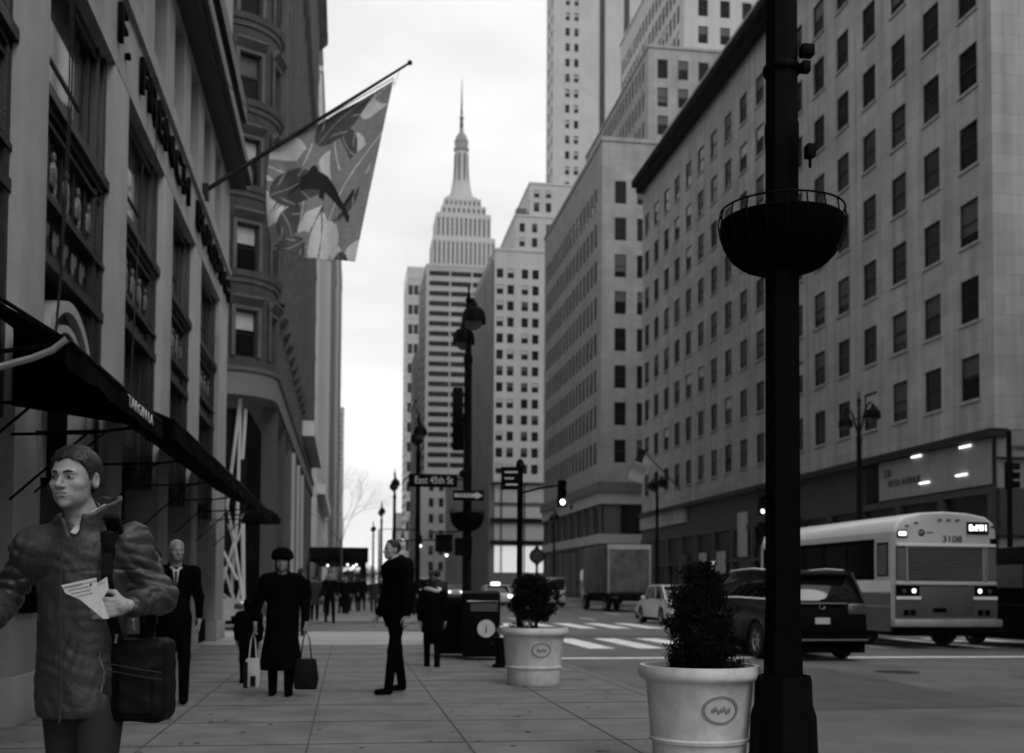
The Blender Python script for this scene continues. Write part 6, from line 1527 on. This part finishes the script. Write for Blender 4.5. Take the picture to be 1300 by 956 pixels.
# elderly man behind him
J = joints(1.78, stride=.12)
om, _ = figure('person', 'elderly balding man in a dark suit and tie behind the rain jacket man', (-1.86, 12.6, 0), R(8), J, .78, 'receding', dict(hair=M_hair_g, coat=M_cloth, skin=M_skin_d, legs=M_cloth), res=.016, hres=.0055, headyaw=R(14))
MB().add([(-.035,-.155,1.46),(.035,-.155,1.46),(.0,-.185,1.2)], [(0,1,2)]).build('shirt_front', M_shirt, om); MB().add([(-.014,-.172,1.44),(.014,-.172,1.44),(.012,-.196,1.22),(-.008,-.196,1.22)], [(0,1,2,3)]).build('tie', M_cloth2, om)
MB().tube([(-.07,-.02,1.49),(-.04,-.09,1.475),(0,-.12,1.44),(.04,-.09,1.475),(.07,-.02,1.49)], .014, 6).build('shirt_collar', M_shirt, om, smooth=True)
J = joints(1.72, stride=.1)
figure('person', 'person almost hidden behind the elderly man in the suit', (-2.35, 14.2, 0), 0, J, .8, 'short', dict(coat=M_cloth2), res=.022, hres=.011, fingers=False)
# woman with hat
J = joints(1.68, stride=.05); J['elL'] = (.27,.03,1.1); J['elR'] = (-.28,.03,1.1); J['wrL'] = (.29,-.02,.86); J['wrR'] = (-.30,-.02,.86)
wm, VW = figure('person', 'woman in a long black coat and round fur hat with a bag in each hand', (-.75, 13.3, 0), R(-2), J, .30, 'long', dict(coat=M_cloth, skin=M_skin_d), res=.016, hres=.0055, skirt=.25, bulk=1.12)
hc2 = VW['head']
hatf = lambda X, Y, Z: smin(ell(X, Y, Z, (hc2[0], hc2[1]+.01, hc2[2]+.095), (.120,.125,.075)), ell(X, Y, Z, (hc2[0], hc2[1], hc2[2]+.055), (.132,.14,.045)), .03)+.006*np.sin(X*120)*np.sin(Y*110+Z*90)
net_obj('fur_hat', [surface_net(hatf, (hc2[0]-.2,hc2[1]-.2,hc2[2]-.05), (hc2[0]+.2,hc2[1]+.2,hc2[2]+.2), .01)], [M_cloth], wm)
def hand_bag(name, label, loc, w_, d_, h_, m, hl=.2, stripes=False):
    t = thing(name, label, 'bag', loc); MB().prism([(-w_*.42,0),(w_*.42,0),(w_*.5,h_*.35),(w_*.38,h_),(-w_*.38,h_),(-w_*.5,h_*.35)], -d_/2, d_/2, 'y').build('pouch', m, t, bevel=.02)
    for s in (-1, 1): MB().tube([(-w_*.22,s*d_*.3,h_-.02),(-w_*.12,0,h_+hl*.7),(0,0,h_+hl),(w_*.12,0,h_+hl*.7),(w_*.22,s*d_*.3,h_-.02)], .008, 6).build('handle', m if m is not M_signwhite else M_black, t, smooth=True)
    return t
hand_bag('handbag', 'black handbag hanging from the hand of the woman in the fur hat', (-.455, 13.2, .08), .30, .14, .36, M_bag, .32)
sb = hand_bag('shopping_bag', 'pale patterned paper shopping bag on the left side of the woman in the fur hat', (-1.07, 13.25, .10), .20, .12, .34, M_blind_sky, .30)
MB().box(-.1,-.05,-.075,-.061,.0,.3).box(-.02,.04,-.075,-.061,.02,.14).build('print', M_bag, sb)
J = joints(1.1); figure('person', 'small child in a dark hood beside the woman in the fur hat', (-1.27, 15.0, 0), PI, J, .45, 'long', dict(coat=M_cloth, hair=M_cloth), res=.018, hres=.009, sc=.82, fingers=False)
# man looking down, side view
J = joints(1.86, stride=.13); J['head'] = (0,-.06,1.735); J['elR'] = (-.26,.03,1.18); J['wrR'] = (-.25,-.13,.93); J['wrL'] = (.26,.02,.95)
m3, _ = figure('person', 'man in a bulky black jacket standing turned left and looking down', (.6, 13.4, 0), R(-68), J, .80, 'receding', dict(hair=M_hair, coat=M_cloth, legs=M_cloth), res=.016, hres=.0055, bulk=1.5)
MB().lathe([(.09,1.50*1.063),(.10,1.53*1.063),(.088,1.56*1.063)], 16).build('shirt_collar', M_shirt, m3, smooth=True)
hd_ = MB().sphere((0,.12,1.56), (.13,.10,.09), 12); hd_.build('hood', M_cloth, m3, smooth=True)
J = joints(1.44, stride=.1); figure('person', 'short woman in a dark coat with a pale scarf walking away left of the bins', (1.38, 17.8, 0), R(175), J, .55, 'long', dict(coat=M_cloth, hair=M_hair), res=.018, hres=.009, skirt=.2, sc=.9, bulk=1.15, fingers=False)
sc2 = MB().tube([(.12*math.cos(a), .1*math.sin(a), 1.235+.02*math.sin(a*2)) for a in [2*PI*k/14 for k in range(15)]], .035, 8); o_ = sc2.build('scarf', M_blind_sky, bpy.context.scene.objects[[o.name for o in SC.objects if o.get('label', '').startswith('short woman')][0]], smooth=True)
# pedestrians further away
protos = []
for k, (h_, cm, st_, sk_) in enumerate(((1.72, M_cloth, .14, None), (1.65, M_cloth2, .05, .2), (1.76, M_cloth, .2, None))):
    J = joints(h_, stride=st_); p_, _ = figure('person', '', (0, 0, 0), 0, J, .82 if sk_ is None else .6, 'short', dict(coat=cm, skin=M_skin_d), res=.026, hres=.014, skirt=sk_, fingers=False)
    protos.append(p_)
crowd = [(-1.15, 28.5, 0, 170, 'dark walking pedestrian stepping off the pale corner pavement'), (-1.95, 31, 1, 20, 'pedestrian with light hair partly behind the woman in the fur hat'), (-1.15, 41.5, 1, 180, 'pedestrian just beyond the side street behind the stepping-off one'),
         (-.55, 38.5, 2, 10, 'tall pedestrian crossing the side street in the middle of the pavement'), (.1, 56, 0, 180, 'left of a distant dark pair walking side by side'), (.8, 57, 2, 185, 'right of a distant dark pair walking side by side'),
         (1.35, 55, 1, 0, 'distant pedestrian near the kerb right of the walking pair'), (-.9, 52, 0, 0, 'distant pedestrian left of the walking pair'), (-1.9, 48, 2, 180, 'pedestrian near the dark shop windows across the side street'),
         (1.9, 61, 0, 10, 'far pedestrian under the scaffold roof near the kerb'), (-.2, 68, 1, 0, 'furthest pedestrian under the scaffold roof'), (2.6, 34.2, 2, 190, 'pedestrian beside the corner lamp post'), (2.0, 24.6, 1, 180, 'dark pedestrian behind the black bins'),
         (22.8, 66, 0, 0, 'pedestrian on the right pavement before the dark shop windows'), (23.4, 72, 1, 180, 'pedestrian on the right pavement near the twin lamp post'), (23, 80, 2, 0, 'pedestrian on the far right pavement near the box truck')]
rq = random.Random(21)
for k in range(22):
    x_, y_ = rq.uniform(-2.3, 3.0), rq.uniform(43, 100)
    crowd.append((x_, y_, k % 3, rq.choice([0, 180])+rq.gauss(0, 12), ['%s distant walker %s on the far left pavement' % (a_, b_) for a_ in ('nearer', 'middle', 'furthest') for b_ in ('by the shop fronts', 'beside the kerb lamp', 'under the dark scaffold', 'in the open middle', 'close to a walking pair', 'below the bare tree', 'at the building edge', 'in a small cluster')][k]))
used = set()
for x, y, k, a, lab in crowd:
    o = protos[k]
    if k in used: o = copy_tree(o)
    used.add(k); o.location = (x, y, 0); o.rotation_euler = (0, 0, R(a)); o['label'] = lab; o['category'] = 'person'; o['group'] = 'distant pedestrians'

# ------------------------------------------------------------------ hazy air
hz = MB().box(-160, 160, -20, 1000, -1.2, 462).build('haze', mat('haze_unused', .5, var=0)); hz['kind'] = 'stuff'
hm = bpy.data.materials.new('haze'); hm.use_nodes = True; n_ = hm.node_tree; n_.nodes.clear()
ou = n_.nodes.new('ShaderNodeOutputMaterial'); vo = n_.nodes.new('ShaderNodeVolumePrincipled'); vo.inputs['Color'].default_value = (.9,.9,.9,1); vo.inputs['Density'].default_value = .00016; vo.inputs['Anisotropy'].default_value = .0
n_.links.new(vo.outputs[0], ou.inputs['Volume']); hz.data.materials.clear(); hz.data.materials.append(hm)
cy.volume_step_rate = 5; cy.volume_max_steps = 64
